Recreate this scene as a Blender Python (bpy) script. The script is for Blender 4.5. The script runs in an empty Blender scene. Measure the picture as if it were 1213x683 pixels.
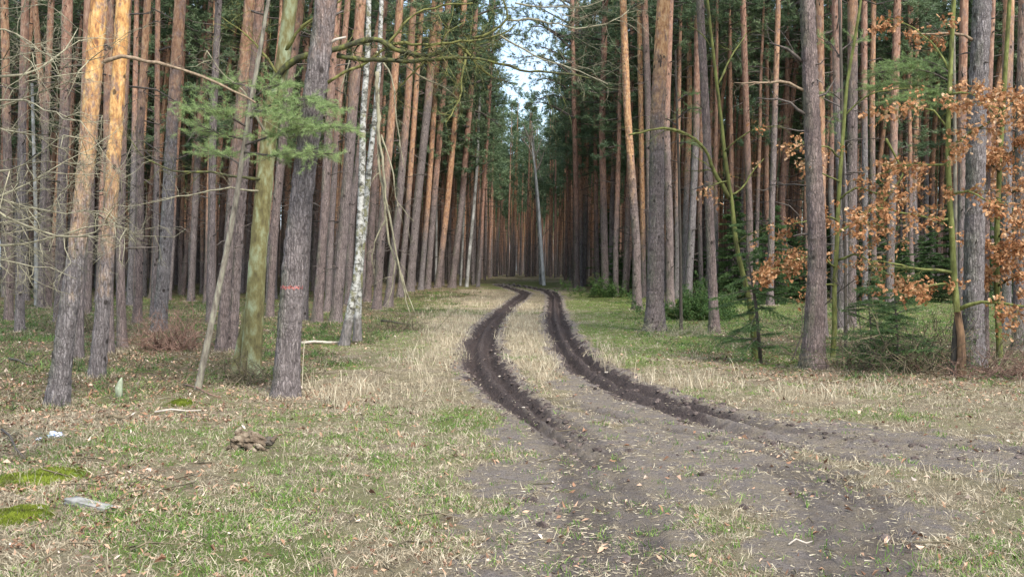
import bpy, math, random
import numpy as np
from mathutils import Vector, noise as mnoise
R = math.radians
D = bpy.data
C = bpy.context.scene.collection

# ------------------------------------------------------------ camera
F = 1213.0; W2 = 606.5; H2 = 341.5; HZ = 318.0; CAMZ = 1.6
PITCH = math.atan((H2 - HZ) / F)
scene = bpy.context.scene
cd = D.cameras.new('camera'); cam = D.objects.new('camera', cd); C.objects.link(cam)
cam.location = (0, 0, CAMZ); cam.rotation_euler = (math.pi / 2 - PITCH, 0, 0)
cd.sensor_width = 36; cd.lens = 36.0 * F / 1213.0; cd.clip_end = 2000; cd.clip_start = 0.05
scene.camera = cam

# ------------------------------------------------------------ world and sun
SUN_EL, SUN_AZ = 50.0, 150.0          # azimuth clockwise from +Y (behind and right of the camera)
w = D.worlds.new('World'); scene.world = w; w.use_nodes = True
nt = w.node_tree; nt.nodes.clear()
out = nt.nodes.new('ShaderNodeOutputWorld'); bg = nt.nodes.new('ShaderNodeBackground')
sky = nt.nodes.new('ShaderNodeTexSky'); sky.sky_type = 'NISHITA'; sky.sun_disc = False
sky.sun_elevation = R(SUN_EL); sky.sun_rotation = R(SUN_AZ)
sky.air_density = 1.0; sky.dust_density = 2.0; sky.ozone_density = 1.0
tc = nt.nodes.new('ShaderNodeTexCoord'); nz = nt.nodes.new('ShaderNodeTexNoise')
nz.inputs['Scale'].default_value = 3.0; nz.inputs['Detail'].default_value = 6
rp = nt.nodes.new('ShaderNodeValToRGB')
rp.color_ramp.elements[0].position = .40; rp.color_ramp.elements[0].color = (0.25, .25, .25, 1)
rp.color_ramp.elements[1].position = .60; rp.color_ramp.elements[1].color = (0.9, .9, .9, 1)
mx = nt.nodes.new('ShaderNodeMix'); mx.data_type = 'RGBA'
nt.links.new(tc.outputs['Generated'], nz.inputs['Vector'])
nt.links.new(nz.outputs['Fac'], rp.inputs['Fac'])
nt.links.new(rp.outputs['Color'], mx.inputs['Factor'])
nt.links.new(sky.outputs['Color'], mx.inputs['A'])
mx.inputs['B'].default_value = (3.6, 4.4, 5.2, 1)       # thin bright cloud
nt.links.new(mx.outputs['Result'], bg.inputs['Color'])
bg.inputs['Strength'].default_value = 0.15
nt.links.new(bg.outputs['Background'], out.inputs['Surface'])

sd = D.lights.new('sun', 'SUN'); sd.energy = 2.6; sd.angle = R(14); sd.color = (1, .95, .87)
sun = D.objects.new('sun', sd); C.objects.link(sun)
el, az = R(SUN_EL), R(SUN_AZ)
tosun = Vector((math.sin(az) * math.cos(el), math.cos(az) * math.cos(el), math.sin(el)))
sun.rotation_euler = tosun.to_track_quat('Z', 'Y').to_euler(); sun.location = (0, -20, 40)

vs = scene.view_settings
vs.view_transform = 'Standard'; vs.look = 'None'; vs.gamma = 1; vs.use_curve_mapping = False
vs.exposure = 1.32

# ------------------------------------------------------------ helpers
def link(name, me, mats=(), parent=None, label=None, cat=None, group=None, kind=None, loc=None):
    o = D.objects.new(name, me); C.objects.link(o)
    if me is not None and mats:
        if len(me.materials) == 0:
            for m in (mats if isinstance(mats, (list, tuple)) else [mats]): me.materials.append(m)
    if parent: o.parent = parent
    if loc is not None: o.location = loc
    tag(o, label, cat, group, kind)
    return o
def tag(o, label=None, cat=None, group=None, kind=None):
    for k, v in (('label', label), ('category', cat), ('group', group), ('kind', kind)):
        if v: o[k] = v
    return o

def vn(x, y, s, seed=0):
    """value noise on numpy arrays, cell size s metres, 0..1"""
    x = np.asarray(x, float) / s; y = np.asarray(y, float) / s
    xi = np.floor(x).astype(np.int64); yi = np.floor(y).astype(np.int64)
    fx = x - xi; fy = y - yi; fx = fx * fx * (3 - 2 * fx); fy = fy * fy * (3 - 2 * fy)
    def h(a, b):
        n = (a * 374761393 + b * 668265263 + seed * 974634777) & 0x7fffffff
        n = ((n ^ (n >> 13)) * 1274126177) & 0x7fffffff
        n = (n ^ (n >> 16)) & 0xffff
        return n / 65535.0
    return (h(xi, yi) * (1 - fx) + h(xi + 1, yi) * fx) * (1 - fy) + (h(xi, yi + 1) * (1 - fx) + h(xi + 1, yi + 1) * fx) * fy
def fbm(x, y, s, seed=0, o=4):
    t = 0; a = 0.5; n = 0
    for k in range(o):
        t = t + a * vn(x, y, s / 2 ** k, seed + k * 17); n += a; a *= .55
    return t / n
def sst(a, b, v):
    t = np.clip((np.asarray(v, float) - a) / (b - a), 0, 1); return t * t * (3 - 2 * t)

def base_h(x, y):
    y = np.asarray(y, float); x = np.asarray(x, float)
    h = 0.75 * sst(40, 76, y)
    h = h + 0.10 * (fbm(x, y, 5.0, 3) - .5) * sst(9, 16, y) + 0.03 * (fbm(x, y, 1.2, 5) - .5)
    h = h + 0.12 * sst(3.0, 9.0, np.abs(x - 1.4) + 0 * y) * sst(10, 20, y)
    return h
def ray(px, py):
    dx = (px - W2) / F; dy = (H2 - py) / F
    cp, sp = math.cos(PITCH), math.sin(PITCH)
    return np.array([dx, cp + dy * sp, -sp + dy * cp])
def G(px, py):
    """the ground point seen at a pixel of the photograph"""
    d = ray(px, py)
    t = 2.0; 
    for _ in range(6000):
        p = d * t
        if CAMZ + p[2] <= float(base_h(p[0], p[1])): break
        t *= 1.002
        if t > 400: break
    return Vector((p[0], p[1], float(base_h(p[0], p[1]))))
def at(px, py, Y):
    d = ray(px, py); p = d * (Y / d[1]); return Vector((p[0], p[1], CAMZ + p[2]))
def topx(x, y):
    """design map of the ground: where a ground point of the photo lies"""
    cp, sp = math.cos(PITCH), math.sin(PITCH)
    z = base_h(x, y) - CAMZ
    f = np.maximum(y * cp - z * sp, .3); u = y * sp + z * cp
    return W2 + F * x / f, H2 - F * u / f

def mesh_np(name, V, T, attrs=None, smooth=False, matidx=None):
    """triangles or quads from numpy arrays"""
    V = np.asarray(V, np.float32); T = np.asarray(T, np.int32); k = T.shape[1]
    me = D.meshes.new(name)
    me.vertices.add(len(V)); me.vertices.foreach_set('co', V.ravel())
    me.loops.add(len(T) * k); me.loops.foreach_set('vertex_index', T.ravel())
    me.polygons.add(len(T))
    me.polygons.foreach_set('loop_start', np.arange(len(T), dtype=np.int32) * k)
    me.polygons.foreach_set('loop_total', np.full(len(T), k, np.int32))
    me.polygons.foreach_set('use_smooth', np.full(len(T), smooth, bool))
    if matidx is not None: me.polygons.foreach_set('material_index', np.asarray(matidx, np.int32))
    me.update(calc_edges=True)
    for n, a in (attrs or {}).items():
        a = np.asarray(a, np.float32)
        if a.ndim == 1:
            at_ = me.attributes.new(n, 'FLOAT', 'POINT'); at_.data.foreach_set('value', a)
        else:
            at_ = me.attributes.new(n, 'FLOAT_COLOR', 'POINT')
            c = np.ones((len(a), 4), np.float32); c[:, :a.shape[1]] = a; at_.data.foreach_set('color', c.ravel())
    return me

class Geo:
    """collects pieces (vertices, triangles, tint, material index) for ONE mesh"""
    def __init__(s): s.V = []; s.T = []; s.A = []; s.M = []; s.n = 0
    def add(s, V, T, a=0.5, m=0):
        V = np.asarray(V, float).reshape(-1, 3); T = np.asarray(T, int).reshape(-1, 3)
        s.V.append(V); s.T.append(T + s.n); s.n += len(V)
        s.A.append(np.broadcast_to(np.asarray(a, float), (len(V),)).copy()); s.M.append(np.full(len(T), m))
    def mesh(s, name, smooth=False, extra=None):
        at_ = {'tint': np.concatenate(s.A)}
        return mesh_np(name, np.concatenate(s.V), np.concatenate(s.T), at_, smooth, np.concatenate(s.M))
    # ---- a tube along a polyline
    def tube(s, pts, rad, n=5, a=0.5, m=0, wob=0.0, rng=None, cap=True):
        P = np.asarray([tuple(p) for p in pts], float); L = len(P)
        rad = np.asarray(rad, float)
        d = np.gradient(P, axis=0); d /= np.linalg.norm(d, axis=1)[:, None] + 1e-9
        ref = np.array([0, 0, 1.0]) if abs(d[0][2]) < .8 else np.array([0, 1.0, 0])
        u = np.cross(d, ref); u /= np.linalg.norm(u, axis=1)[:, None] + 1e-9
        v = np.cross(d, u)
        th = np.linspace(0, 2 * np.pi, n, endpoint=False)
        r = rad[:, None] * np.ones(n)[None]
        if wob and rng is not None: r = r * (1 + wob * (rng.random(r.shape) - .5) * 2)
        V = P[:, None, :] + r[..., None] * (np.cos(th)[None, :, None] * u[:, None, :] + np.sin(th)[None, :, None] * v[:, None, :])
        V = V.reshape(-1, 3)
        i = np.arange(L - 1)[:, None] * n; j = np.arange(n)[None]; j2 = (j + 1) % n
        q = np.stack([i + j, i + j2, i + n + j2, i + n + j], -1).reshape(-1, 4)
        T = np.concatenate([q[:, [0, 1, 2]], q[:, [0, 2, 3]]])
        if cap:
            V = np.concatenate([V, P[:1], P[-1:]]); c0 = L * n; j = np.arange(n)
            T = np.concatenate([T, np.stack([np.full(n, c0), (j + 1) % n, j], 1),
                                np.stack([np.full(n, c0 + 1), (L - 1) * n + j, (L - 1) * n + (j + 1) % n], 1)])
        s.add(V, T, a, m)
    # ---- many thin bent blades (needles, grass)
    def blades(s, B, Dr, length, width, bend=0.0, a=0.5, m=0, rng=None, seg=1):
        B = np.asarray(B, float); N = len(B)
        Dr = Dr / (np.linalg.norm(Dr, axis=1)[:, None] + 1e-9)
        length = np.broadcast_to(length, (N,)); width = np.broadcast_to(width, (N,))
        q = rng.normal(size=(N, 3)); side = np.cross(Dr, q); side /= np.linalg.norm(side, axis=1)[:, None] + 1e-9
        hw = side * (width / 2)[:, None]
        a = np.broadcast_to(a, (N,))
        tip = B + Dr * length[:, None]
        if seg == 1:
            V = np.stack([B - hw, B + hw, tip], 1).reshape(-1, 3)
            T = np.arange(3 * N).reshape(-1, 3); s.add(V, T, np.repeat(a, 3), m)
        else:
            bd = np.cross(side, Dr) * (length * bend)[:, None] if np.ndim(bend) else np.cross(side, Dr) * (length * bend)[:, None]
            drop = np.zeros((N, 3)); drop[:, 2] = -np.abs(bend) * length * .6 if not np.ndim(bend) else -np.abs(bend) * length * .6
            mid = B + Dr * (length * .55)[:, None]; tip = tip + bd + drop
            V = np.stack([B - hw, B + hw, mid - hw * .8, mid + hw * .8, tip], 1).reshape(-1, 3)
            k = (np.arange(N) * 5)[:, None]
            T = np.concatenate([k + np.array([[0, 1, 3]]), k + np.array([[0, 3, 2]]), k + np.array([[2, 3, 4]])])
            s.add(V, T, np.repeat(a, 5), m)

def rdirs(rng, n):
    v = rng.normal(size=(n, 3)); return v / np.linalg.norm(v, axis=1)[:, None]

# ------------------------------------------------------------ material helpers
def newmat(name, rough=.9, spec=.2):
    m = D.materials.new(name); m.use_nodes = True
    t = m.node_tree; b = t.nodes['Principled BSDF']
    b.inputs['Roughness'].default_value = rough; b.inputs['Specular IOR Level'].default_value = spec
    return m, t, b
def N(t, typ, **kw):
    n = t.nodes.new(typ)
    for k, v in kw.items():
        if k in n.inputs.keys() if not k.startswith('_') else False: n.inputs[k].default_value = v
        else: setattr(n, k.lstrip('_'), v)
    return n
def ramp(t, src, stops, interp='LINEAR'):
    r = t.nodes.new('ShaderNodeValToRGB'); cr = r.color_ramp; cr.interpolation = interp
    while len(cr.elements) < len(stops): cr.elements.new(.5)
    for e, (p, c) in zip(cr.elements, stops):
        e.position = p; e.color = (c[0], c[1], c[2], 1) if not isinstance(c, (int, float)) else (c, c, c, 1)
    t.links.new(src, r.inputs['Fac']); return r.outputs['Color']
def mix(t, f, a, b, mode='MIX'):
    m = t.nodes.new('ShaderNodeMix'); m.data_type = 'RGBA'; m.blend_type = mode
    for k, v in (('Factor', f), ('A', a), ('B', b)):
        sock = [s for s in m.inputs if s.name == k and (s.type == 'RGBA' if k != 'Factor' else s.type == 'VALUE')][0]
        if isinstance(v, (int, float)): sock.default_value = v if k == 'Factor' else (v, v, v, 1)
        elif isinstance(v, tuple): sock.default_value = (*v, 1)
        else: t.links.new(v, sock)
    return [s for s in m.outputs if s.type == 'RGBA'][0]
def math_(t, op, a, b=None, c=None, clamp=False):
    m = t.nodes.new('ShaderNodeMath'); m.operation = op; m.use_clamp = clamp
    for i, v in enumerate((a, b, c)):
        if v is None: continue
        if isinstance(v, (int, float)): m.inputs[i].default_value = v
        else: t.links.new(v, m.inputs[i])
    return m.outputs[0]
def noise_(t, vec, scale, detail=3, rough=.55, dist=0.0):
    n = t.nodes.new('ShaderNodeTexNoise'); n.inputs['Scale'].default_value = scale
    n.inputs['Detail'].default_value = detail; n.inputs['Roughness'].default_value = rough
    n.inputs['Distortion'].default_value = dist
    t.links.new(vec, n.inputs['Vector']); return n
def mapping(t, vec, scale=(1, 1, 1), loc=None):
    m = t.nodes.new('ShaderNodeMapping'); m.inputs['Scale'].default_value = scale
    t.links.new(vec, m.inputs['Vector'])
    if loc is not None: t.links.new(loc, m.inputs['Location'])
    return m.outputs['Vector']
def attr(t, name, typ='GEOMETRY'):
    a = t.nodes.new('ShaderNodeAttribute'); a.attribute_name = name; a.attribute_type = typ; return a
def bump(t, b, h, strength=.5, dist=.02):
    n = t.nodes.new('ShaderNodeBump'); n.inputs['Strength'].default_value = strength; n.inputs['Distance'].default_value = dist
    t.links.new(h, n.inputs['Height']); t.links.new(n.outputs['Normal'], b.inputs['Normal'])
def dist_edge(t, vec, scale, randomness=1.0):
    v = t.nodes.new('ShaderNodeTexVoronoi'); v.feature = 'DISTANCE_TO_EDGE'; v.inputs['Scale'].default_value = scale
    v.inputs['Randomness'].default_value = randomness
    t.links.new(vec, v.inputs['Vector']); return v.outputs['Distance']
def addv(t, a, b):
    m = t.nodes.new('ShaderNodeVectorMath'); m.operation = 'ADD'
    t.links.new(a, m.inputs[0]); t.links.new(b, m.inputs[1]); return m.outputs[0]
def scalev(t, a, s):
    m = t.nodes.new('ShaderNodeVectorMath'); m.operation = 'SCALE'
    t.links.new(a, m.inputs[0]); m.inputs['Scale'].default_value = s; return m.outputs[0]

# ------------------------------------------------------------ materials
def make_pine_bark(name, stuff=False):
    """furrowed grey plates low down, flaky orange bark above the height stored on the trunk"""
    m, t, b = newmat(name, .92, .15)
    co = t.nodes.new('ShaderNodeTexCoord').outputs['Object']
    sx = t.nodes.new('ShaderNodeSeparateXYZ'); t.links.new(co, sx.inputs[0]); z = sx.outputs['Z']
    if stuff:
        rnd = attr(t, 'tint').outputs['Fac']; oz = math_(t, 'MULTIPLY_ADD', rnd, 4.0, 2.8)
    else:
        oi = t.nodes.new('ShaderNodeObjectInfo'); rnd = oi.outputs['Random']
        oz = attr(t, 'orange_z', 'OBJECT').outputs['Fac']
    off = t.nodes.new('ShaderNodeCombineXYZ'); t.links.new(math_(t, 'MULTIPLY', rnd, 50.), off.inputs[2])
    cv = addv(t, co, off.outputs[0])
    wob = noise_(t, cv, 11, 3, .6).outputs['Color']
    pv = addv(t, mapping(t, cv, (1, 1, .17)), scalev(t, wob, .05))
    e1 = dist_edge(t, pv, 30)
    rg1 = noise_(t, mapping(t, cv, (1, 1, .14)), 30, 5, .75, .6).outputs['Fac']
    crack = math_(t, 'MULTIPLY', ramp(t, e1, [(0, .25), (.07, .6), (.2, 1)]), ramp(t, rg1, [(.32, .0), (.46, .55), (.6, 1)]))
    n1 = noise_(t, cv, 3.0, 4).outputs['Fac']; n2 = noise_(t, mapping(t, cv, (1, 1, .4)), 55, 4, .7).outputs['Fac']
    grey = ramp(t, n1, [(.3, (.165, .147, .145)), (.5, (.235, .21, .206)), (.7, (.33, .295, .285))])
    grey = mix(t, .55, grey, ramp(t, n2, [(.3, (.09, .08, .078)), (.7, (.50, .45, .435))]))
    red = ramp(t, n1, [(.35, (.24, .145, .115)), (.65, (.36, .24, .195))])
    sepr = math_(t, 'FRACT', math_(t, 'MULTIPLY', rnd, 7.3))
    grey = mix(t, math_(t, 'MULTIPLY', sepr, .6), grey, red)
    # green algae on the north (far left) flank near the foot
    geo = t.nodes.new('ShaderNodeNewGeometry'); sn = t.nodes.new('ShaderNodeSeparateXYZ'); t.links.new(geo.outputs['Normal'], sn.inputs[0])
    flank = math_(t, 'MULTIPLY_ADD', sn.outputs['X'], -.75, .10, clamp=True)
    gn = ramp(t, noise_(t, cv, 2.2, 3).outputs['Fac'], [(.42, 0), (.62, 1)])
    alg = math_(t, 'MULTIPLY', flank, gn)
    grey = mix(t, math_(t, 'MULTIPLY', alg, .7), grey, (.16, .19, .09))
    grey = mix(t, crack, mix(t, .10, (.04, .032, .032), grey), grey)
    kn = t.nodes.new('ShaderNodeTexVoronoi'); kn.inputs['Scale'].default_value = 4.2; t.links.new(addv(t, mapping(t, cv, (1, 1, .75)), scalev(t, wob, .03)), kn.inputs['Vector'])
    knot = ramp(t, kn.outputs['Distance'], [(.10, .85), (.17, 0)])
    # orange flaky upper bark
    fl = noise_(t, mapping(t, cv, (1, 1, .35)), 16, 4, .7).outputs['Fac']
    org = ramp(t, fl, [(.32, (.16, .08, .05)), (.43, (.38, .19, .075)), (.55, (.54, .31, .12)), (.70, (.64, .45, .23))])
    brn = ramp(t, fl, [(.30, (.11, .060, .045)), (.5, (.26, .145, .105)), (.7, (.38, .25, .19))])
    warm = math_(t, 'MULTIPLY', math_(t, 'FRACT', math_(t, 'MULTIPLY', rnd, 13.7)), .35) if stuff else attr(t, 'warm', 'OBJECT').outputs['Fac']
    org = mix(t, warm, brn, org)
    pg = noise_(t, mapping(t, cv, (1, 1, .5)), 7, 4, .7).outputs['Fac']
    org = mix(t, ramp(t, pg, [(.52, 0), (.60, .75)]), org, mix(t, .5, grey, brn))
    tz = math_(t, 'SUBTRACT', z, oz)
    tz = math_(t, 'ADD', tz, math_(t, 'MULTIPLY_ADD', n1, 2.6, -1.3))
    tz = math_(t, 'ADD', tz, math_(t, 'MULTIPLY_ADD', fl, 2.2, -1.1))
    fac = math_(t, 'MULTIPLY_ADD', tz, .38, .5, clamp=True)
    col = mix(t, fac, grey, org)
    col = mix(t, knot, col, (.03, .024, .02))
    t.links.new(col, b.inputs['Base Color'])
    hgt = mix(t, fac, crack, fl)
    bump(t, b, hgt, .8, .02)
    return m
HAZE = 0.0
M = {}
M['pine'] = make_pine_bark('pine_bark'); M['pine_far'] = make_pine_bark('pine_bark_far', True)

def simple(name, c0, c1, scale=20, rough=.9, c2=None, stretch=(1, 1, .3), bumpd=.01, spec=.2, useattr=True):
    m, t, b = newmat(name, rough, spec)
    co = t.nodes.new('ShaderNodeTexCoord').outputs['Object']
    n = noise_(t, mapping(t, co, stretch), scale, 4, .65).outputs['Fac']
    st = [(.3, c0), (.7, c1)] if c2 is None else [(.3, c0), (.5, c1), (.72, c2)]
    col = ramp(t, n, st)
    if useattr:
        a = attr(t, 'tint').outputs['Fac']
        col = mix(t, 1.0, col, ramp(t, a, [(0, .55), (1, 1.35)]), 'MULTIPLY')
    t.links.new(col, b.inputs['Base Color'])
    if bumpd: bump(t, b, n, .6, bumpd)
    return m
M['dead'] = simple('dead_branch_bark', (.05, .042, .036), (.14, .115, .10), 30)
M['pale_branch'] = simple('pale_dead_branch', (.13, .09, .06), (.33, .245, .165), 25)
M['lichen_twig'] = simple('lichen_twig', (.10, .085, .06), (.26, .235, .16), 14, c2=(.36, .33, .22))
M['moss_limb'] = simple('mossy_limb', (.045, .04, .025), (.15, .145, .045), 11, c2=(.28, .27, .10), stretch=(1, 1, 1))
M['moss_dark'] = simple('mossy_dark_limb', (.03, .028, .022), (.075, .075, .035), 11, c2=(.19, .20, .05), stretch=(1, 1, 1))
M['sap_green'] = simple('green_sapling_bark', (.055, .05, .025), (.13, .14, .04), 16, c2=(.23, .245, .09))
M['sap_dark'] = simple('dark_green_sapling_bark', (.04, .035, .02), (.095, .10, .03), 14, c2=(.17, .185, .06))
M['dark_stem'] = simple('dark_stem_bark', (.045, .038, .03), (.12, .10, .08), 22)
M['lichen_bark'] = simple('lichen_bark', (.07, .055, .03), (.20, .175, .075), 8, c2=(.36, .41, .26), stretch=(1, 1, .4), bumpd=.02)
M['grey_stem'] = simple('grey_stem_bark', (.08, .068, .055), (.20, .175, .14), 20, c2=(.31, .30, .22))
M['brush'] = simple('brushwood', (.06, .05, .035), (.20, .16, .10), 12)
M['red_brush'] = simple('dead_juniper', (.13, .075, .055), (.27, .17, .13), 12)
M['wood_pale'] = simple('weathered_wood', (.28, .24, .20), (.50, .44, .37), 20, stretch=(1, .3, 1))
M['rot_wood'] = simple('rotten_wood', (.03, .022, .017), (.15, .11, .075), 16, c2=(.36, .30, .22), stretch=(.4, 1, 1), bumpd=.03)
M['peeled'] = simple('peeled_oak_foot', (.06, .04, .028), (.20, .12, .07), 18, c2=(.33, .20, .11))

def make_birch():
    m, t, b = newmat('birch_bark', .75, .3)
    co = t.nodes.new('ShaderNodeTexCoord').outputs['Object']
    sx = t.nodes.new('ShaderNodeSeparateXYZ'); t.links.new(co, sx.inputs[0])
    n = noise_(t, mapping(t, co, (1, 1, 1.3)), 8, 5, .75, .6).outputs['Fac']
    n2 = noise_(t, co, 5, 3).outputs['Fac']
    col = ramp(t, n, [(.38, (.04, .035, .03)), (.46, (.15, .145, .12)), (.54, (.40, .39, .36)), (.8, (.58, .575, .55))])
    col = mix(t, ramp(t, n2, [(.56, 0), (.66, .8)]), col, (.16, .15, .06))
    base = math_(t, 'MULTIPLY_ADD', sx.outputs['Z'], -1.1, 1.15, clamp=True)
    dk = ramp(t, noise_(t, mapping(t, co, (1, 1, .4)), 22, 3).outputs['Fac'], [(.3, (.04, .035, .035)), (.7, (.22, .19, .18))])
    col = mix(t, ramp(t, base, [(.35, 0), (.7, .9)]), col, dk)
    t.links.new(col, b.inputs['Base Color']); bump(t, b, n, .5, .01); return m
M['birch'] = make_birch()
M['birch_far'] = simple('birch_bark_far', (.10, .095, .085), (.28, .27, .25), 4, c2=(.48, .47, .44), stretch=(1, 1, .6))
M['birch_lone'] = simple('birch_bark_lone', (.40, .39, .37), (.68, .67, .65), 3, c2=(.80, .79, .77), stretch=(1, 1, .6))

def leafmat(name, stops, rough=.6, trans=.25, spec=.3):
    m, t, b = newmat(name, rough, spec)
    a = attr(t, 'tint').outputs['Fac']
    oi = t.nodes.new('ShaderNodeObjectInfo').outputs['Random']
    a2 = math_(t, 'MULTIPLY_ADD', math_(t, 'SUBTRACT', oi, .5), .25, a, clamp=True)
    col = ramp(t, a2, stops)
    t.links.new(col, b.inputs['Base Color'])
    if trans:
        tr = t.nodes.new('ShaderNodeBsdfTranslucent'); t.links.new(col, tr.inputs['Color'])
        ms = t.nodes.new('ShaderNodeMixShader'); ms.inputs[0].default_value = trans
        o = [n for n in t.nodes if n.type == 'OUTPUT_MATERIAL'][0]
        t.links.new(b.outputs[0], ms.inputs[1]); t.links.new(tr.outputs[0], ms.inputs[2]); t.links.new(ms.outputs[0], o.inputs['Surface'])
    return m
M['needle_far'] = leafmat('pine_needles_far', [(0, (.06, .10, .055)), (.5, (.12, .175, .085)), (1, (.19, .24, .12))])
M['needle_near'] = leafmat('pine_needles_near', [(0, (.12, .18, .06)), (.5, (.25, .34, .13)), (1, (.42, .48, .22))])
M['spruce'] = leafmat('spruce_needles', [(0, (.035, .065, .025)), (.5, (.065, .12, .04)), (1, (.12, .18, .06))])
M['shrub'] = leafmat('shrub_leaves', [(0, (.03, .06, .02)), (.5, (.07, .13, .03)), (1, (.14, .22, .06))])
M['oak_leaf'] = leafmat('withered_oak_leaf', [(0, (.17, .065, .025)), (.4, (.36, .16, .065)), (.75, (.54, .30, .145)), (1, (.66, .46, .29))], .65, .3)
M['litter'] = leafmat('fallen_leaf', [(0, (.08, .04, .025)), (.35, (.25, .13, .075)), (.7, (.46, .30, .20)), (1, (.66, .55, .47))], .8, 0)
M['straw'] = leafmat('dry_grass', [(0, (.16, .125, .085)), (.5, (.38, .315, .215)), (1, (.66, .58, .43))], .7, .2)
M['grass'] = leafmat('green_grass', [(0, (.06, .12, .02)), (.5, (.13, .24, .04)), (1, (.30, .38, .10))], .6, .3)
M['moss'] = simple('moss_cushion', (.05, .045, .012), (.11, .14, .015), 5, c2=(.22, .26, .03), stretch=(1, 1, 1), bumpd=.02)

# ============================================================ GROUND
def PL(pts): return np.array([[G(a, b).x, G(a, b).y] for a, b in pts])
def dist_pl(x, y, P, wid=None):
    """distance to a polyline; optional half-width per vertex -> distance / width"""
    best = np.full(x.shape, 1e9); sgn = np.zeros(x.shape)
    for i in range(len(P) - 1):
        a, b = P[i], P[i + 1]; d = b - a; L = d @ d + 1e-9
        t = np.clip(((x - a[0]) * d[0] + (y - a[1]) * d[1]) / L, 0, 1)
        ex = x - (a[0] + t * d[0]); ey = y - (a[1] + t * d[1]); r = np.hypot(ex, ey)
        s = np.sign(ex * d[1] - ey * d[0])
        if wid is not None: r = r / (wid[i] * (1 - t) + wid[i + 1] * t)
        k = r < best; best = np.where(k, r, best); sgn = np.where(k, s, sgn)
    return best, sgn
RUT_L = PL([(588, 336.5), (606, 341.5), (622, 347), (618, 352), (603, 362), (588, 376), (575, 392), (569, 408), (571, 428), (583, 450), (603, 470), (635, 493), (672, 518), (703, 545)])
RUT_R = PL([(600, 335.5), (628, 340.5), (650, 345), (657, 351), (657, 362), (658, 378), (665, 398), (676, 416), (696, 436), (728, 456), (775, 473), (830, 489), (890, 506), (960, 520), (1050, 531), (1230, 548)])
WL = np.array([.36, .38, .40, .36, .36, .37, .38, .39, .40, .38, .32, .25, .18, .12])
WR = np.array([.36, .38, .40, .38, .38, .38, .38, .38, .40, .40, .42, .42, .40, .36, .30, .26])
TR = [PL([(950, 552), (1000, 580), (1030, 620), (1045, 700)]), PL([(905, 548), (950, 580), (972, 620), (975, 700)]), PL([(660, 490), (725, 540), (752, 600), (750, 690)]), PL([(620, 485), (670, 545), (685, 600), (668, 690)]),
      PL([(730, 470), (830, 500), (930, 528), (1040, 548), (1213, 566)]), PL([(800, 476), (900, 500), (1010, 518), (1213, 532)]),
      PL([(930, 552), (975, 580), (1002, 620), (1012, 683), (1012, 720)]), PL([(985, 560), (1035, 590), (1062, 640), (1075, 700)]),
      PL([(700, 540), (745, 570), (768, 610), (778, 690)]), PL([(640, 500), (690, 545), (712, 600), (705, 690)]),
      PL([(640, 470), (760, 500), (860, 522), (1000, 560)])]
EARTH = PL([(640, 490), (680, 530), (705, 580), (700, 640), (690, 730)]); EARTH_W = np.array([.5, .85, .8, .72, .7]) * 1.0
EARTH2 = PL([(690, 455), (790, 492), (880, 512), (1000, 524), (1120, 535), (1300, 552)]); EARTH2_W = np.array([.5, 1.0, 1.25, 1.05, 1.0, 1.0])
EARTH3 = PL([(840, 530), (930, 560), (990, 610), (1010, 683), (1010, 740)]); EARTH3_W = np.array([.85, .75, .6, .52, .5])
EARTH4 = PL([(700, 520), (800, 545), (900, 560), (960, 590)]); EARTH4_W = np.array([.6, .7, .6, .5])

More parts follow.
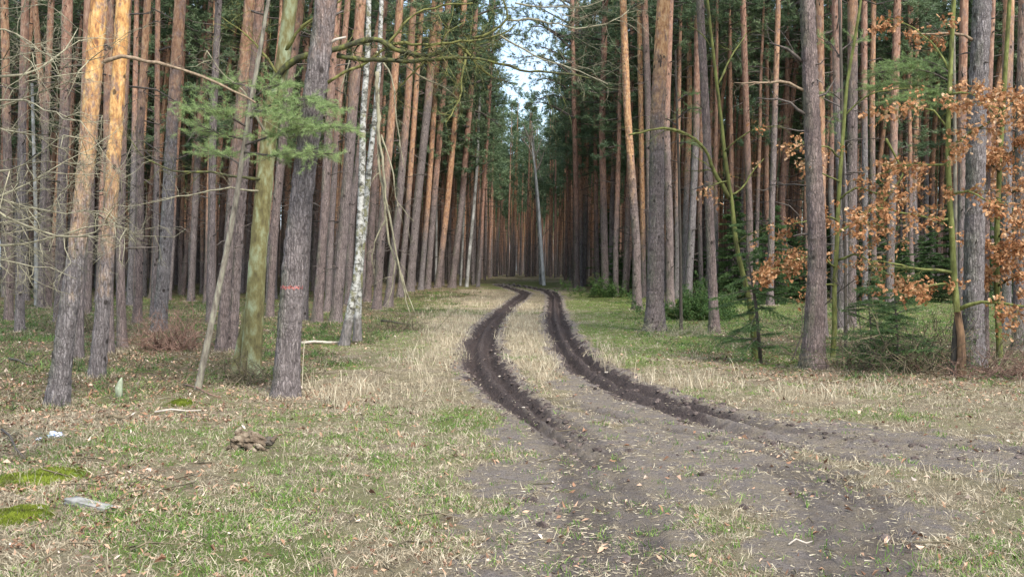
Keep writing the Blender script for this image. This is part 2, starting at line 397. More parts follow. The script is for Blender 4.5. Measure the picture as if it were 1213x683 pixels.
def fields(x, y):
    """what covers the ground at a point, 0..1 each"""
    n1 = fbm(x, y, 1.3, 11); n2 = fbm(x, y, .35, 23); n3 = fbm(x, y, 4.5, 31); n4 = fbm(x, y, .12, 47, 3)
    jit = (n2 - .5) * .8 + (n4 - .5) * .5
    wb = .9 * (1 + .22 * (fbm(x, y, .9, 83, 2) - .5) * 2)
    dl, sl = dist_pl(x, y, RUT_L, WL); dr, sr = dist_pl(x, y, RUT_R, WR); dl = dl / wb; dr = dr / wb
    near = np.interp(y, [7.5, 9.5, 13], [.0, .45, 1]); ridge = np.minimum(dl, dr)
    mudL = (1 - sst(.75, 1.2, dl + jit * .95)) * near
    mudR = (1 - sst(.75, 1.2, dr + jit * .95)) * near * np.interp(x, [1.9, 3.4, 6], [1, .5, .35])
    mud = np.maximum(mudL, mudR)
    ea = np.full(x.shape, 9.)
    for P_, W_ in ((EARTH, EARTH_W), (EARTH2, EARTH2_W), (EARTH3, EARTH3_W), (EARTH4, EARTH4_W)):
        ea = np.minimum(ea, dist_pl(x, y, P_, W_)[0])
    edge = np.minimum(dl / 1.5, dr / 1.5)
    dirt = 1 - sst(.55, 1.3, ea + jit * 1.3 + (n1 - .5) * 1.0)
    dirt = np.maximum(dirt, .9 * (1 - sst(.8, 1.15, edge + jit * .5)))
    tr = np.zeros(x.shape)
    for P_ in TR:
        d_, _ = dist_pl(x, y, P_); tr = np.maximum(tr, (1 - sst(.03, .13, d_ + (n4 - .5) * .09)) * (.6 + .4 * (n2 > .42)))
    px, py = topx(x, y)
    # forest-floor boundary of the clearing
    fb = np.interp(px, [-400, 0, 60, 200, 330, 420, 480, 560, 600, 680, 700, 780, 860, 950, 1100, 1213, 1700], [500, 492, 480, 470, 455, 415, 380, 345, 330, 330, 352, 398, 430, 440, 448, 440, 440])
    forest = sst(-14, 14, fb - py + (n1 - .5) * 60)
    left = px < 640
    green = np.zeros(x.shape)
    def blob(cx, cy, rx, ry, s=1.):
        return s * (1 - sst(.4, 1.3, np.hypot((px - cx) / rx, (py - cy) / ry) + (n1 - .5) * 1.2 + (n2 - .5) * .7))
    for bb in ((230, 640, 150, 50, .75), (110, 610, 90, 40, .4), (560, 497, 70, 18, .95), (640, 515, 35, 18, .6), (360, 585, 120, 30, .45), (550, 600, 110, 45, .4),
               (760, 400, 100, 40, .95), (720, 360, 60, 20, 1.), (850, 370, 120, 22, 1.), (1100, 375, 140, 30, .75), (930, 425, 80, 15, .8), (870, 540, 50, 14, .45),
               (1040, 465, 50, 9, .5), (1120, 550, 110, 16, .35), (1050, 492, 80, 8, .5), (1190, 640, 60, 40, .35), (840, 600, 60, 60, .35), (750, 480, 40, 14, .35), (460, 500, 60, 20, .35), (470, 400, 60, 30, .5), (500, 360, 50, 12, .5),
               (900, 640, 60, 40, .3), (330, 500, 80, 25, .35), (180, 470, 120, 20, .45), (400, 400, 60, 16, .6), (100, 380, 120, 12, .5), (260, 360, 120, 12, .45), (620, 338, 60, 6, .8)):
        green = np.maximum(green, blob(*bb))
    green = np.maximum(green, .55 * sst(.56, .66, n3 * .5 + n1 * .5) * (1 - sst(560, 720, px) * .4))
    green = np.maximum(green, .45 * forest * sst(.52, .62, n1))
    green = green * (1 - .8 * mud) * (1 - .75 * dirt)
    leaf = np.clip(np.maximum.reduce([blob(90, 480, 200, 50, .9), blob(90, 560, 170, 70, .65), blob(300, 480, 160, 40, .55), blob(1050, 445, 200, 18, 1.), blob(870, 425, 100, 14, .6), blob(500, 640, 90, 40, .16),
                                      blob(100, 660, 120, 40, .4), blob(1150, 455, 110, 22, .9), forest * .42 * left, blob(1060, 660, 100, 40, .12), blob(160, 430, 200, 24, .6)]), 0, 1)
    tall = np.maximum.reduce([blob(540, 395, 45, 45, 1.), blob(575, 355, 26, 12, 1.), blob(625, 395, 28, 40, 1.), blob(500, 425, 40, 20, .45), blob(610, 360, 14, 18, .8), blob(490, 470, 60, 20, .3),
                              blob(710, 425, 35, 16, .9), blob(410, 465, 50, 14, .8), blob(1000, 465, 120, 10, .6), blob(640, 440, 22, 22, .7), blob(810, 455, 70, 12, .6), blob(1150, 590, 80, 30, .08)]) * (1 - mud)
    mud = mud * (1 - .35 * np.exp(-(ridge / .16) ** 2) * (n4 > .45)) * (.72 + .28 * sst(.35, .6, n2 * .6 + n4 * .4))
    return dict(mud=mud, dirt=dirt, tr=tr, forest=forest, green=green, leaf=leaf, tall=tall, dl=dl, dr=dr, px=px, py=py, n1=n1, n2=n2, n4=n4)

def rut_h(x, y, f=None):
    f = f or fields(x, y); h = np.zeros(x.shape)
    n = fbm(x, y, .16, 71, 3) - .5
    for d, P_, W_ in ((f['dl'], RUT_L, WL), (f['dr'], RUT_R, WR)):
        amp = np.interp(y, [6.5, 9, 14, 18], [0, .3, .75, 1.]) * np.interp(x, [2.3, 4.0], [1, .5])
        c = -.17 * np.exp(-((d - .45) / .27) ** 2) + .02 * np.exp(-(d / .16) ** 2) + .025 * np.exp(-((d - 1.2) / .25) ** 2)
        h = h + amp * (c + n * .15 * np.exp(-(d / 1.3) ** 2))
    h = h - .03 * f['tr'] * (1 - sst(12, 16, y)) + .028 * (fbm(x, y, .22, 91, 3) - .5) * (f['dirt'] + .4)
    h = h + .05 * (fbm(x, y, .45, 61, 3) - .5) * f['forest']
    return h

xs = np.concatenate([-np.geomspace(420, 7.2, 46), np.arange(-7, -1.6, .09), np.arange(-1.6, 5.4, .036), np.arange(5.4, 9, .09), np.geomspace(9.2, 420, 44)])
ys = [-12, -8, -5, -3, -1, .5, 1.5, 2.3, 3.0]; v = 3.5
while v < 60: ys.append(v); v += max(.03, .0031 * v)
while v < 170: ys.append(v); v *= 1.02
ys += [200, 260, 340, 450, 600]
ys = np.array(ys)
X, Y = np.meshgrid(xs, ys); fl = fields(X.ravel(), Y.ravel())
xx, yy = X.ravel(), Y.ravel()
hh = base_h(xx, yy) + rut_h(xx, yy, fl)
nx, ny = len(xs), len(ys)
i = (np.arange(ny - 1)[:, None] * nx + np.arange(nx - 1)[None]).ravel()
Q = np.stack([i, i + 1, i + nx + 1, i + nx], 1)
V = np.stack([xx, yy, hh], 1)
m1 = np.stack([fl['mud'], np.clip(fl['dirt'], 0, 1), fl['green']], 1); m2 = np.stack([fl['leaf'], fl['forest'], fl['tall']], 1)
mudq = (np.maximum(fl['mud'], fl['dirt'] * .9)[Q].mean(1) > .5)
def sub(mask, name):
    q = Q[mask]; u, inv = np.unique(q.ravel(), return_inverse=True)
    return mesh_np(name, V[u], inv.reshape(-1, 4), {'m1': m1[u], 'm2': m2[u], 'trk': fl['tr'][u]}, smooth=True)

m, t, b = newmat('ground_cover', .95, .12)
gp = t.nodes.new('ShaderNodeNewGeometry').outputs['Position']
s1 = t.nodes.new('ShaderNodeSeparateColor'); t.links.new(attr(t, 'm1').outputs['Color'], s1.inputs[0])
s2 = t.nodes.new('ShaderNodeSeparateColor'); t.links.new(attr(t, 'm2').outputs['Color'], s2.inputs[0])
mud, dirt, green = s1.outputs; leaf, forest, tall = s2.outputs
nf = noise_(t, gp, 55, 5, .75).outputs['Fac']; nm = noise_(t, gp, 9, 4, .65).outputs['Fac']; nb = noise_(t, gp, 1.6, 4, .6).outputs['Fac']
fib = noise_(t, mapping(t, gp, (1, 2.4, 1)), 90, 4, .8, 1.2).outputs['Fac']
straw = ramp(t, fib, [(.25, (.10, .075, .05)), (.45, (.24, .19, .13)), (.62, (.37, .31, .22)), (.8, (.56, .49, .38))])
nq = noise_(t, gp, 4.5, 5, .7).outputs['Fac']
straw = mix(t, ramp(t, nq, [(.40, .75), (.55, 0)]), straw, ramp(t, nf, [(.3, (.08, .055, .035)), (.7, (.24, .175, .12))]))
straw = mix(t, ramp(t, nb, [(.35, 0), (.65, .55)]), straw, ramp(t, fib, [(.3, (.13, .11, .055)), (.7, (.33, .31, .15))]))
gcol = ramp(t, nf, [(.25, (.05, .065, .018)), (.5, (.12, .15, .04)), (.75, (.25, .27, .08))])
fcol = ramp(t, nf, [(.25, (.05, .036, .026)), (.5, (.13, .092, .062)), (.75, (.26, .19, .135))])
fcol = mix(t, ramp(t, nm, [(.45, 0), (.62, .8)]), fcol, ramp(t, nf, [(.3, (.05, .07, .018)), (.7, (.16, .19, .05))]))
dcol = ramp(t, nf, [(.25, (.085, .070, .064)), (.5, (.20, .168, .153)), (.75, (.34, .295, .265))])
dcol = mix(t, ramp(t, nq, [(.42, 0), (.62, .75)]), dcol, ramp(t, fib, [(.35, (.15, .115, .08)), (.7, (.40, .33, .23))]))
mcol = ramp(t, nf, [(.25, (.026, .020, .019)), (.5, (.072, .054, .050)), (.8, (.17, .135, .12))])
def sharp(f, lo=.3, hi=.7, amt=.6):
    return ramp(t, math_(t, 'ADD', f, math_(t, 'MULTIPLY_ADD', nf, amt, -amt / 2)), [(lo, 0), (hi, 1)])
col = mix(t, sharp(forest), straw, fcol)
col = mix(t, math_(t, 'MULTIPLY', sharp(tall), .8), col, ramp(t, fib, [(.3, (.25, .19, .12)), (.7, (.55, .46, .31))]))
col = mix(t, math_(t, 'MULTIPLY', sharp(green, .25, .75, .9), .85), col, gcol)
# leaf litter flecks, each cell its own brown
vo = t.nodes.new('ShaderNodeTexVoronoi'); vo.inputs['Scale'].default_value = 20; t.links.new(addv(t, gp, scalev(t, noise_(t, gp, 14, 2).outputs['Color'], .06)), vo.inputs['Vector'])
sv = t.nodes.new('ShaderNodeSeparateColor'); t.links.new(vo.outputs['Color'], sv.inputs[0])
lcol = ramp(t, sv.outputs[1], [(0, (.12, .06, .035)), (.4, (.27, .155, .095)), (.8, (.43, .31, .225)), (1, (.55, .45, .37))])
lm = math_(t, 'LESS_THAN', sv.outputs[0], math_(t, 'MULTIPLY_ADD', leaf, .75, .06))
lm = math_(t, 'MULTIPLY', lm, math_(t, 'LESS_THAN', vo.outputs['Distance'], .42))
col = mix(t, math_(t, 'MULTIPLY', lm, .85), col, lcol)
col = mix(t, math_(t, 'MULTIPLY', sharp(dirt, .35, .65, .8), .92), col, dcol)
col = mix(t, math_(t, 'MULTIPLY', attr(t, 'trk').outputs['Fac'], .5), col, (.06, .048, .044))
col = mix(t, sharp(mud, .35, .6, .5), col, mcol)
t.links.new(col, b.inputs['Base Color'])
t.links.new(mix(t, mud, .95, .62), b.inputs['Roughness'])
bump(t, b, math_(t, 'ADD', nf, math_(t, 'MULTIPLY', nm, 2.0)), 1.0, .045)
M['ground'] = m
link('ground', sub(~mudq, 'ground'), [m], kind='structure')
link('dirt_track', sub(mudq, 'dirt_track'), [m], kind='structure')

def ground_z(x, y):
    x = np.asarray(x, float); y = np.asarray(y, float)
    return base_h(x, y) + rut_h(x, y)

# ---- scatter helpers over the ground
def scatter(n, rng, ymin=3.9, ymax=60, power=1.0):
    """more points per square metre near, fewer far"""
    u = rng.random(n)
    y = ymin * (ymax / ymin) ** u if power == 1 else ymin + (ymax - ymin) * u ** power
    x = (rng.random(n) * 2 - 1) * (.60 * y + 1.0)
    return x, y
rng = np.random.default_rng(5)
def grass_mesh(name, n, dens, nbl, h0, h1, wd, seed, lean=.5, tint=(0, 1), grow=.0):
    rg = np.random.default_rng(seed); x, y = scatter(n, rg); f = fields(x, y)
    keep = rg.random(n) < dens(f, x, y); x, y = x[keep], y[keep]; f = {k: v[keep] for k, v in f.items()}
    z = base_h(x, y) + rut_h(x, y, f)
    sc = (h0 + (h1 - h0) * rg.random(len(x))); wk = wd * (1 + grow * y / 10)
    tt = tint[0] + (tint[1] - tint[0]) * np.clip(rg.normal(.5, .2, len(x)), 0, 1)
    g = Geo(); R_ = lambda a: np.repeat(a, nbl, 0)
    nb = len(x) * nbl
    B = np.stack([R_(x), R_(y), R_(z) - .005], 1); B[:, :2] += rg.normal(0, .022, (nb, 2)) * (1 + R_(y)[:, None] / 14)
    d = np.stack([rg.normal(0, lean, nb), rg.normal(0, lean, nb), np.ones(nb)], 1)
    L = R_(sc) * (.5 + rg.random(nb))
    g.blades(B, d, L, R_(wk) * (.7 + .6 * rg.random(nb)), bend=rg.normal(0, .35, nb), a=np.clip(R_(tt) + rg.normal(0, .15, nb), 0, 1), rng=rg, seg=2)
    return g.mesh(name)
link('dry_grass', grass_mesh('dry_grass', 120000, lambda f, x, y: np.clip((.45 - f['dirt'] * .41 - f['forest'] * .28 + f['tall'] * .2) * (.45 + 1.0 * (f['n2'] > .46)) - f['mud'] * 2, 0, 1), 7, .02, .075, .0034, 1, lean=1.0, grow=.5), M['straw'],
     label='short bleached straw coloured grass spread over the clearing and verges', cat='dry grass', kind='stuff')
link('tall_dry_grass', grass_mesh('tall_dry_grass', 40000, lambda f, x, y: f['tall'] * .8 * (1 - f['mud']), 7, .10, .26, .0045, 2, lean=.35, tint=(.2, 1), grow=.45), M['straw'],
     label='taller pale standing grass tufts lining the two muddy ruts', cat='tall dry grass', kind='stuff')
link('green_grass', grass_mesh('green_grass', 90000, lambda f, x, y: np.clip((f['green'] * .75 + .03) * (.35 + 1.1 * (f['n2'] > .5)) - f['mud'], 0, 1), 8, .02, .07, .0036, 3, lean=.6, grow=.55), M['grass'],
     label='fresh green grass growing in patches on the clearing and forest floor', cat='green grass', kind='stuff')

link('dry_stalks', grass_mesh('dry_stalks', 9000, lambda f, x, y: np.clip(.30 * (f['n1'] > .5) * (1 - f['dirt']) - f['mud'], 0, 1) + .1 * f['tall'], 4, .07, .17, .0028, 8, lean=.25, tint=(.3, 1), grow=.4), M['straw'],
     label='sparse thin upright dry stalks dotted over the clearing', cat='dry stalks', kind='stuff')
def chaff(n, seed):
    rg = np.random.default_rng(seed); x, y = scatter(n, rg, 3.9, 22); f = fields(x, y)
    k = rg.random(n) < np.clip((f['dirt'] * .8 + .12) * (.25 + (f['n2'] > .5)) - f['mud'], 0, 1); x, y = x[k], y[k]; z = ground_z(x, y); n = len(x)
    th = rg.random(n) * 6.283; g = Geo(); d = np.stack([np.cos(th), np.sin(th), rg.normal(0, .12, n)], 1)
    g.blades(np.stack([x, y, z + .006], 1), d, .015 + .05 * rg.random(n), .0045 * (1 + y / 12), a=np.clip(rg.normal(.5, .25, n), 0, 1), rng=rg); return g.mesh('straw_chaff')
link('straw_chaff', chaff(90000, 14), M['straw'], label='broken bits of straw pressed flat into the bare earth', cat='chaff', kind='stuff')
# ---- fallen leaves
def leaves_on_ground(n, seed):
    rg = np.random.default_rng(seed); x, y = scatter(n, rg, 3.9, 36); f = fields(x, y)
    keep = rg.random(n) < np.clip((f['leaf'] * 1.0 + .10 - f['dirt'] * .05 + .12 * f['forest']) * (.35 + 1.1 * (f['n2'] > .48)) - f['mud'] * .9, 0, 1); x, y = x[keep], y[keep]
    z = ground_z(x, y); n = len(x)
    yaw = rg.random(n) * 6.283; L = (.012 + .022 * rg.random(n) ** 1.7) * np.interp(y, [4, 8, 30], [.75, 1.05, 1.5]); tl = rg.normal(0, .5, (n, 2)); cur = rg.normal(0, .45, n)
    u = np.stack([np.cos(yaw), np.sin(yaw), tl[:, 0]], 1); v = np.stack([-np.sin(yaw), np.cos(yaw), tl[:, 1]], 1)
    c = np.stack([x, y, z + .004 + .014 * rg.random(n)], 1); k = L[:, None]
    up = np.array([0, 0, 1.])
    a0 = c - u * k; a1 = c + v * k * .42 + up * k * cur[:, None]; a2 = c + u * k; a3 = c - v * k * .42 + up * k * cur[:, None]
    V = np.stack([a0, a3, a2, a1], 1).reshape(-1, 3); i = (np.arange(n) * 4)[:, None]
    g = Geo(); g.add(V, np.concatenate([i + np.array([[0, 1, 2]]), i + np.array([[0, 2, 3]])]), np.repeat(np.clip(rg.normal(.45, .24, n), 0, 1), 4))
    return g.mesh('fallen_leaves')
link('fallen_leaves', leaves_on_ground(75000, 9), M['litter'], label='scattered brown and pinkish fallen oak leaves on the forest floor', cat='leaf litter', kind='stuff')

# ---- clods along the ruts, and pebbles / crumbs of earth
def lump(rg, g, p, r, a=.5, m=0, flat=.7):
    t = (1 + 5 ** .5) / 2
    V = np.array([[-1, t, 0], [1, t, 0], [-1, -t, 0], [1, -t, 0], [0, -1, t], [0, 1, t], [0, -1, -t], [0, 1, -t], [t, 0, -1], [t, 0, 1], [-t, 0, -1], [-t, 0, 1]]) / 1.9
    T = np.array([[0, 11, 5], [0, 5, 1], [0, 1, 7], [0, 7, 10], [0, 10, 11], [1, 5, 9], [5, 11, 4], [11, 10, 2], [10, 7, 6], [7, 1, 8], [3, 9, 4], [3, 4, 2], [3, 2, 6], [3, 6, 8], [3, 8, 9], [4, 9, 5], [2, 4, 11], [6, 2, 10], [8, 6, 7], [9, 8, 1]])
    V = V * (1 + rg.normal(0, .22, (12, 1))) * r * np.array([1, 1, flat]) * (1 + .3 * rg.normal(size=(1, 3)) * .5)
    g.add(V + np.asarray(p), T, a, m)
g = Geo(); rg = np.random.default_rng(12)
x, y = scatter(90000, rg, 5, 50); f = fields(x, y)
dm = np.minimum(f['dl'], f['dr'])
k = (rg.random(len(x)) < (np.exp(-((dm - 1.05) / .35) ** 2) * .55 + .12 * (dm < 1)) * np.interp(y, [7, 11], [.1, 1])) | (rg.random(len(x)) < f['dirt'] * .035 * (f['n2'] > .45))
x, y = x[k], y[k]; z = ground_z(x, y)
for a, b_, c in list(zip(x, y, z))[:9000]: lump(rg, g, (a, b_, c), min(.036, .006 + .010 * rg.exponential()) * (1 + b_ / 60), rg.random())
M['clod'] = simple('mud_clod', (.03, .022, .02), (.09, .068, .06), 30, c2=(.17, .135, .115), stretch=(1, 1, 1))
link('mud_clods', g.mesh('mud_clods'), M['clod'], label='dark churned clods of mud along the edges of the ruts', cat='mud clods', kind='stuff')

# ---- fine twigs and cones lying about
g = Geo(); x, y = scatter(9000, rg, 5, 34); f = fields(x, y); k = rg.random(len(x)) < (f['forest'] * .45 + f['leaf'] * .3 + .02) * (1 - f['mud'])
x, y = x[k][:2600], y[k][:2600]; z = ground_z(x, y)
for a, b_, c in zip(x, y, z):
    th = rg.random() * 6.28; L = .08 + .35 * rg.random() ** 2; d = np.array([math.cos(th), math.sin(th), rg.normal() * .12]) * L
    p = np.array([a, b_, c + .015]); g.tube([p - d / 2, p + rg.normal(0, .02, 3) + [0, 0, .015], p + d / 2], [.006, .005, .002], 4, rg.random())
link('twig_litter', g.mesh('twig_litter'), M['brush'], label='thin dead twigs littering the forest floor', cat='twigs', kind='stuff')

# ============================================================ PINES
def resample(P, Rr, step):
    P = np.asarray(P, float); s = np.concatenate([[0], np.cumsum(np.linalg.norm(np.diff(P, axis=0), axis=1))])
    n = max(2, int(s[-1] / step) + 1); q = np.linspace(0, s[-1], n)
    # smooth curve through the points
    out = np.stack([np.interp(q, s, P[:, i]) for i in range(3)], 1)
    k = max(1, int(n * .06)); 
    if n > 6:
        for _ in range(k):
            o2 = out.copy(); o2[1:-1] = (out[:-2] + out[1:-1] * 2 + out[2:]) / 4; out = o2
    return out, np.interp(q, s, Rr), q

def trunk_mesh(name, P, Rr, sides, step, rng, detail=False, far=False, flare=.5, top_clip=None):
    pts, rad, q = resample(P, Rr, step)
    zrel = q
    rad = rad * (1 + flare * np.exp(-zrel / .32)) * (1 + .025 * rng.normal(size=len(rad)))
    L, n = len(pts), sides
    d = np.gradient(pts, axis=0); d /= np.linalg.norm(d, axis=1)[:, None]
    u = np.cross(d, [0, 1., 0]); u /= np.linalg.norm(u, axis=1)[:, None]; v = np.cross(d, u)
    th = np.linspace(0, 2 * np.pi, n, endpoint=False) + rng.random() * 6
    ph = rng.random(4) * 6.28
    r = rad[:, None] * (1 + .035 * np.sin(3 * th + ph[0])[None] + .03 * np.sin(2 * th + ph[1])[None]
                        + .10 * np.exp(-zrel / .25)[:, None] * np.sin(4 * th + ph[2])[None])
    V = pts[:, None] + r[..., None] * (np.cos(th)[None, :, None] * u[:, None] + np.sin(th)[None, :, None] * v[:, None])
    if detail:
        for a in range(L):
            if zrel[a] > 7: break
            for b_ in range(n):
                p = V[a, b_]; s = 14.0
                dd, _ = mnoise.voronoi((p[0] * s + 3, p[1] * s, p[2] * s * .33))
                e = min(1., (dd[1] - dd[0]) * 3.2)
                w_ = mnoise.noise((p[0] * 9, p[1] * 9, p[2] * 6))
                k = 1 + (-.075 * (1 - e) + .02 * w_)
                V[a, b_] = pts[a] + (p - pts[a]) * k
    V = V.reshape(-1, 3)
    i = np.arange(L - 1)[:, None] * n; j = np.arange(n)[None]; j2 = (j + 1) % n
    Q = np.stack([i + j, i + j2, i + n + j2, i + n + j], -1).reshape(-1, 4)
    g = Geo(); g.add(V, np.concatenate([Q[:, [0, 1, 2]], Q[:, [0, 2, 3]]]), .5, 0)
    return g, pts, rad, q

def dead_branches(g, pts, rad, q, rng, z0, z1, n, lmax, a=.5, sides=4, m=0):
    """short broken stubs and a few longer dead boughs"""
    for _ in range(n):
        h = z0 + (z1 - z0) * rng.random(); k = int(np.searchsorted(q, h)); 
        if k >= len(pts) - 1: continue
        th = rng.random() * 6.283; L = lmax * (.12 + .88 * rng.random() ** 3)
        d = np.array([math.cos(th), math.sin(th), rng.normal() * .25 + .05]); p = pts[k] + d * rad[k] * .6
        r0 = .010 + .012 * rng.random() + .004 * L
        mid = p + d * L * .5 + np.array([0, 0, .08 * L * rng.normal()]); e = p + d * L + np.array([0, 0, .2 * L * rng.normal()]) + rng.normal(0, .06 * L, 3)
        g.tube([p, mid, e], [r0, r0 * .8, r0 * .35], sides, rng.random(), m)
        if L > .5:
            for _ in range(int(2 + 4 * rng.random())):
                s = .3 + .6 * rng.random(); o = p + (e - p) * s; dd = d + rng.normal(0, .6, 3); dd /= np.linalg.norm(dd)
                g.tube([o, o + dd * L * (.15 + .3 * rng.random())], [r0 * .4, r0 * .15], 3, rng.random(), m)

def crown_mesh(name, rng, H, Rmax, nb, tw, nn, blen, bw, shape='high', lob=0.0):
    """crown from z=0 up to z=H round its own trunk axis: limbs carrying tufts of needles"""
    g = Geo(); B = []; Dn = []; A = []; Ln = []
    g.tube([(0, 0, H * .85), (0, 0, H * 1.0)], [.02, .008], 5, .5, 0)
    off = 0.
    for i in range(nb):
        f = (i + rng.random()) / nb
        z = H * (f ** .9) * .98
        prof = (min(1., .45 + 2.2 * f) * (1 - f) ** .55 + .12) if shape == 'high' else (min(1, .55 + 1.2 * f) * (1 - f) ** .75 + .1)
        L = Rmax * prof * (.55 + .6 * rng.random()); th = rng.random() * 6.283
        up = -.10 + .75 * f + rng.normal() * .13
        d = np.array([math.cos(th), math.sin(th), up]); d /= np.linalg.norm(d)
        p0 = np.array([0, 0, z]); mid = p0 + d * L * .55 + [0, 0, -.05 * L]; e = p0 + d * L + [0, 0, .08 * L]
        g.tube([p0, mid, e], [.012 + .014 * L, .010 + .007 * L, .006], 4, .4, 0)
        tone = np.clip(rng.normal(.5, .17), 0, 1)
        for k in range(tw):
            s = .30 + .75 * (k + rng.random()) / tw; o = (p0 + (mid - p0) * s / .55) if s < .55 else (mid + (e - mid) * (min(s, 1) - .55) / .45)
            q = rdirs(rng, 1)[0] * np.array([1, 1, .45]); tl = L * .28 * (.5 + rng.random()); t_ = o + q * tl
            if k % 2 == 0: g.tube([o, t_], [.008, .004], 3, .4, 0)
            for c in range(3):
                cpt = o + (t_ - o) * (.45 + .28 * c) + rng.normal(0, .05, 3)
                dd = rdirs(rng, nn); dd[:, 2] = dd[:, 2] * .7 + .25
                B.append(np.repeat(cpt[None], nn, 0) + rng.normal(0, .03, (nn, 3))); Dn.append(dd); A.append(np.full(nn, np.clip(tone + rng.normal(0, .12), 0, 1))); Ln.append(blen * (.6 + .7 * rng.random(nn)))
    B = np.concatenate(B); Dn = np.concatenate(Dn); A = np.concatenate(A); Ln = np.concatenate(Ln)
    g.blades(B, Dn, Ln, bw, a=A, m=1, rng=rng)
    return g.mesh(name)

rng = np.random.default_rng(77)
CROWN_HI = [crown_mesh('pine_crown', rng, 7.5, 2.1, 36, 7, 9, .20, .034) for _ in range(3)]
CROWN_LO = [crown_mesh('pine_crown', rng, 12.0, 2.3, 62, 7, 9, .21, .038, 'low') for _ in range(3)]
for me in CROWN_HI + CROWN_LO: me.materials.append(M['dead']); me.materials.append(M['needle_far'])

def pine(name, label, pts, rads, group=None, oz=6.0, near=False, crown='hi', stubs=14, stub_len=.9, cat='pine tree', rng=None, H=None, mat=None, stubmat=None, warm=.25):
    """pts: world points of the visible trunk; it is carried on up to its crown"""
    base = Vector(pts[0]); P = [np.array(p) - np.array(base) for p in pts]
    H = H or 19 + 3 * rng.random()
    last = P[-1]; dr = (P[-1] - P[-2]); dr = dr / abs(dr[2]); top = last.copy(); rl = rads[-1]
    Rr = list(rads); lean = dr * .6
    ztot = last[2]; ch = (7.5 if crown == 'hi' else 12.0); cb = H - ch; zt = H - .7
    if ztot < zt - .5:
        for f in (.25, .5, .75, 1.0):
            zz = ztot + (zt - ztot) * f; bend = lean * (1 - .45 * f)
            P.append(last + np.array([bend[0] * (zz - ztot), bend[1] * (zz - ztot), zz - ztot])); Rr.append(rl * (1 - f ** 1.5) + .02)
    elif ztot > zt + .1:
        k = [i for i, p in enumerate(P) if p[2] > zt][0]; f = (zt - P[k - 1][2]) / (P[k][2] - P[k - 1][2])
        P = P[:k] + [P[k - 1] + (P[k] - P[k - 1]) * f]; Rr = Rr[:k] + [Rr[k - 1] + (Rr[k] - Rr[k - 1]) * f]
    P[0] = P[0] + np.array([0, 0, -.15]) 
    root = link(name, None, label=label, cat=cat, group=group, loc=base)
    g, q1, rad, q = trunk_mesh('trunk', P, Rr, 56 if near else 14, .035 if near else .25, rng, near, flare=.42 + .3 * rng.random())
    if near:
        for _ in range(stubs):
            gb = Geo(); dead_branches(gb, q1, rad, q, rng, 1.6, min(q[-1], 7.5), 1, stub_len)
            if gb.n: link('dead_branch', gb.mesh('dead_branch'), [stubmat or M['dead']], root)
    else: dead_branches(g, q1, rad, q, rng, 1.6, q[-1], stubs, stub_len, m=1)
    tr = link('trunk', g.mesh('trunk', smooth=True), [mat or M['pine'], stubmat or M['dead']], root); tr['orange_z'] = float(oz); tr['warm'] = float(warm)
    if crown:
        cm = (CROWN_HI if crown == 'hi' else CROWN_LO)[rng.integers(3)]
        c = link('crown', cm, (), root); k = int(np.argmin(abs(q1[:, 2] - cb))); c.location = q1[k]; ax_ = Vector(q1[-1] - q1[k]); c.rotation_euler = (ax_.to_track_quat('Z', 'Y') @ __import__('mathutils').Quaternion((0, 0, 1), rng.random() * 6.28)).to_euler(); s = .92 + .16 * rng.random(); c.scale = (s, s, (H - c.location.z) / ch)
    return root

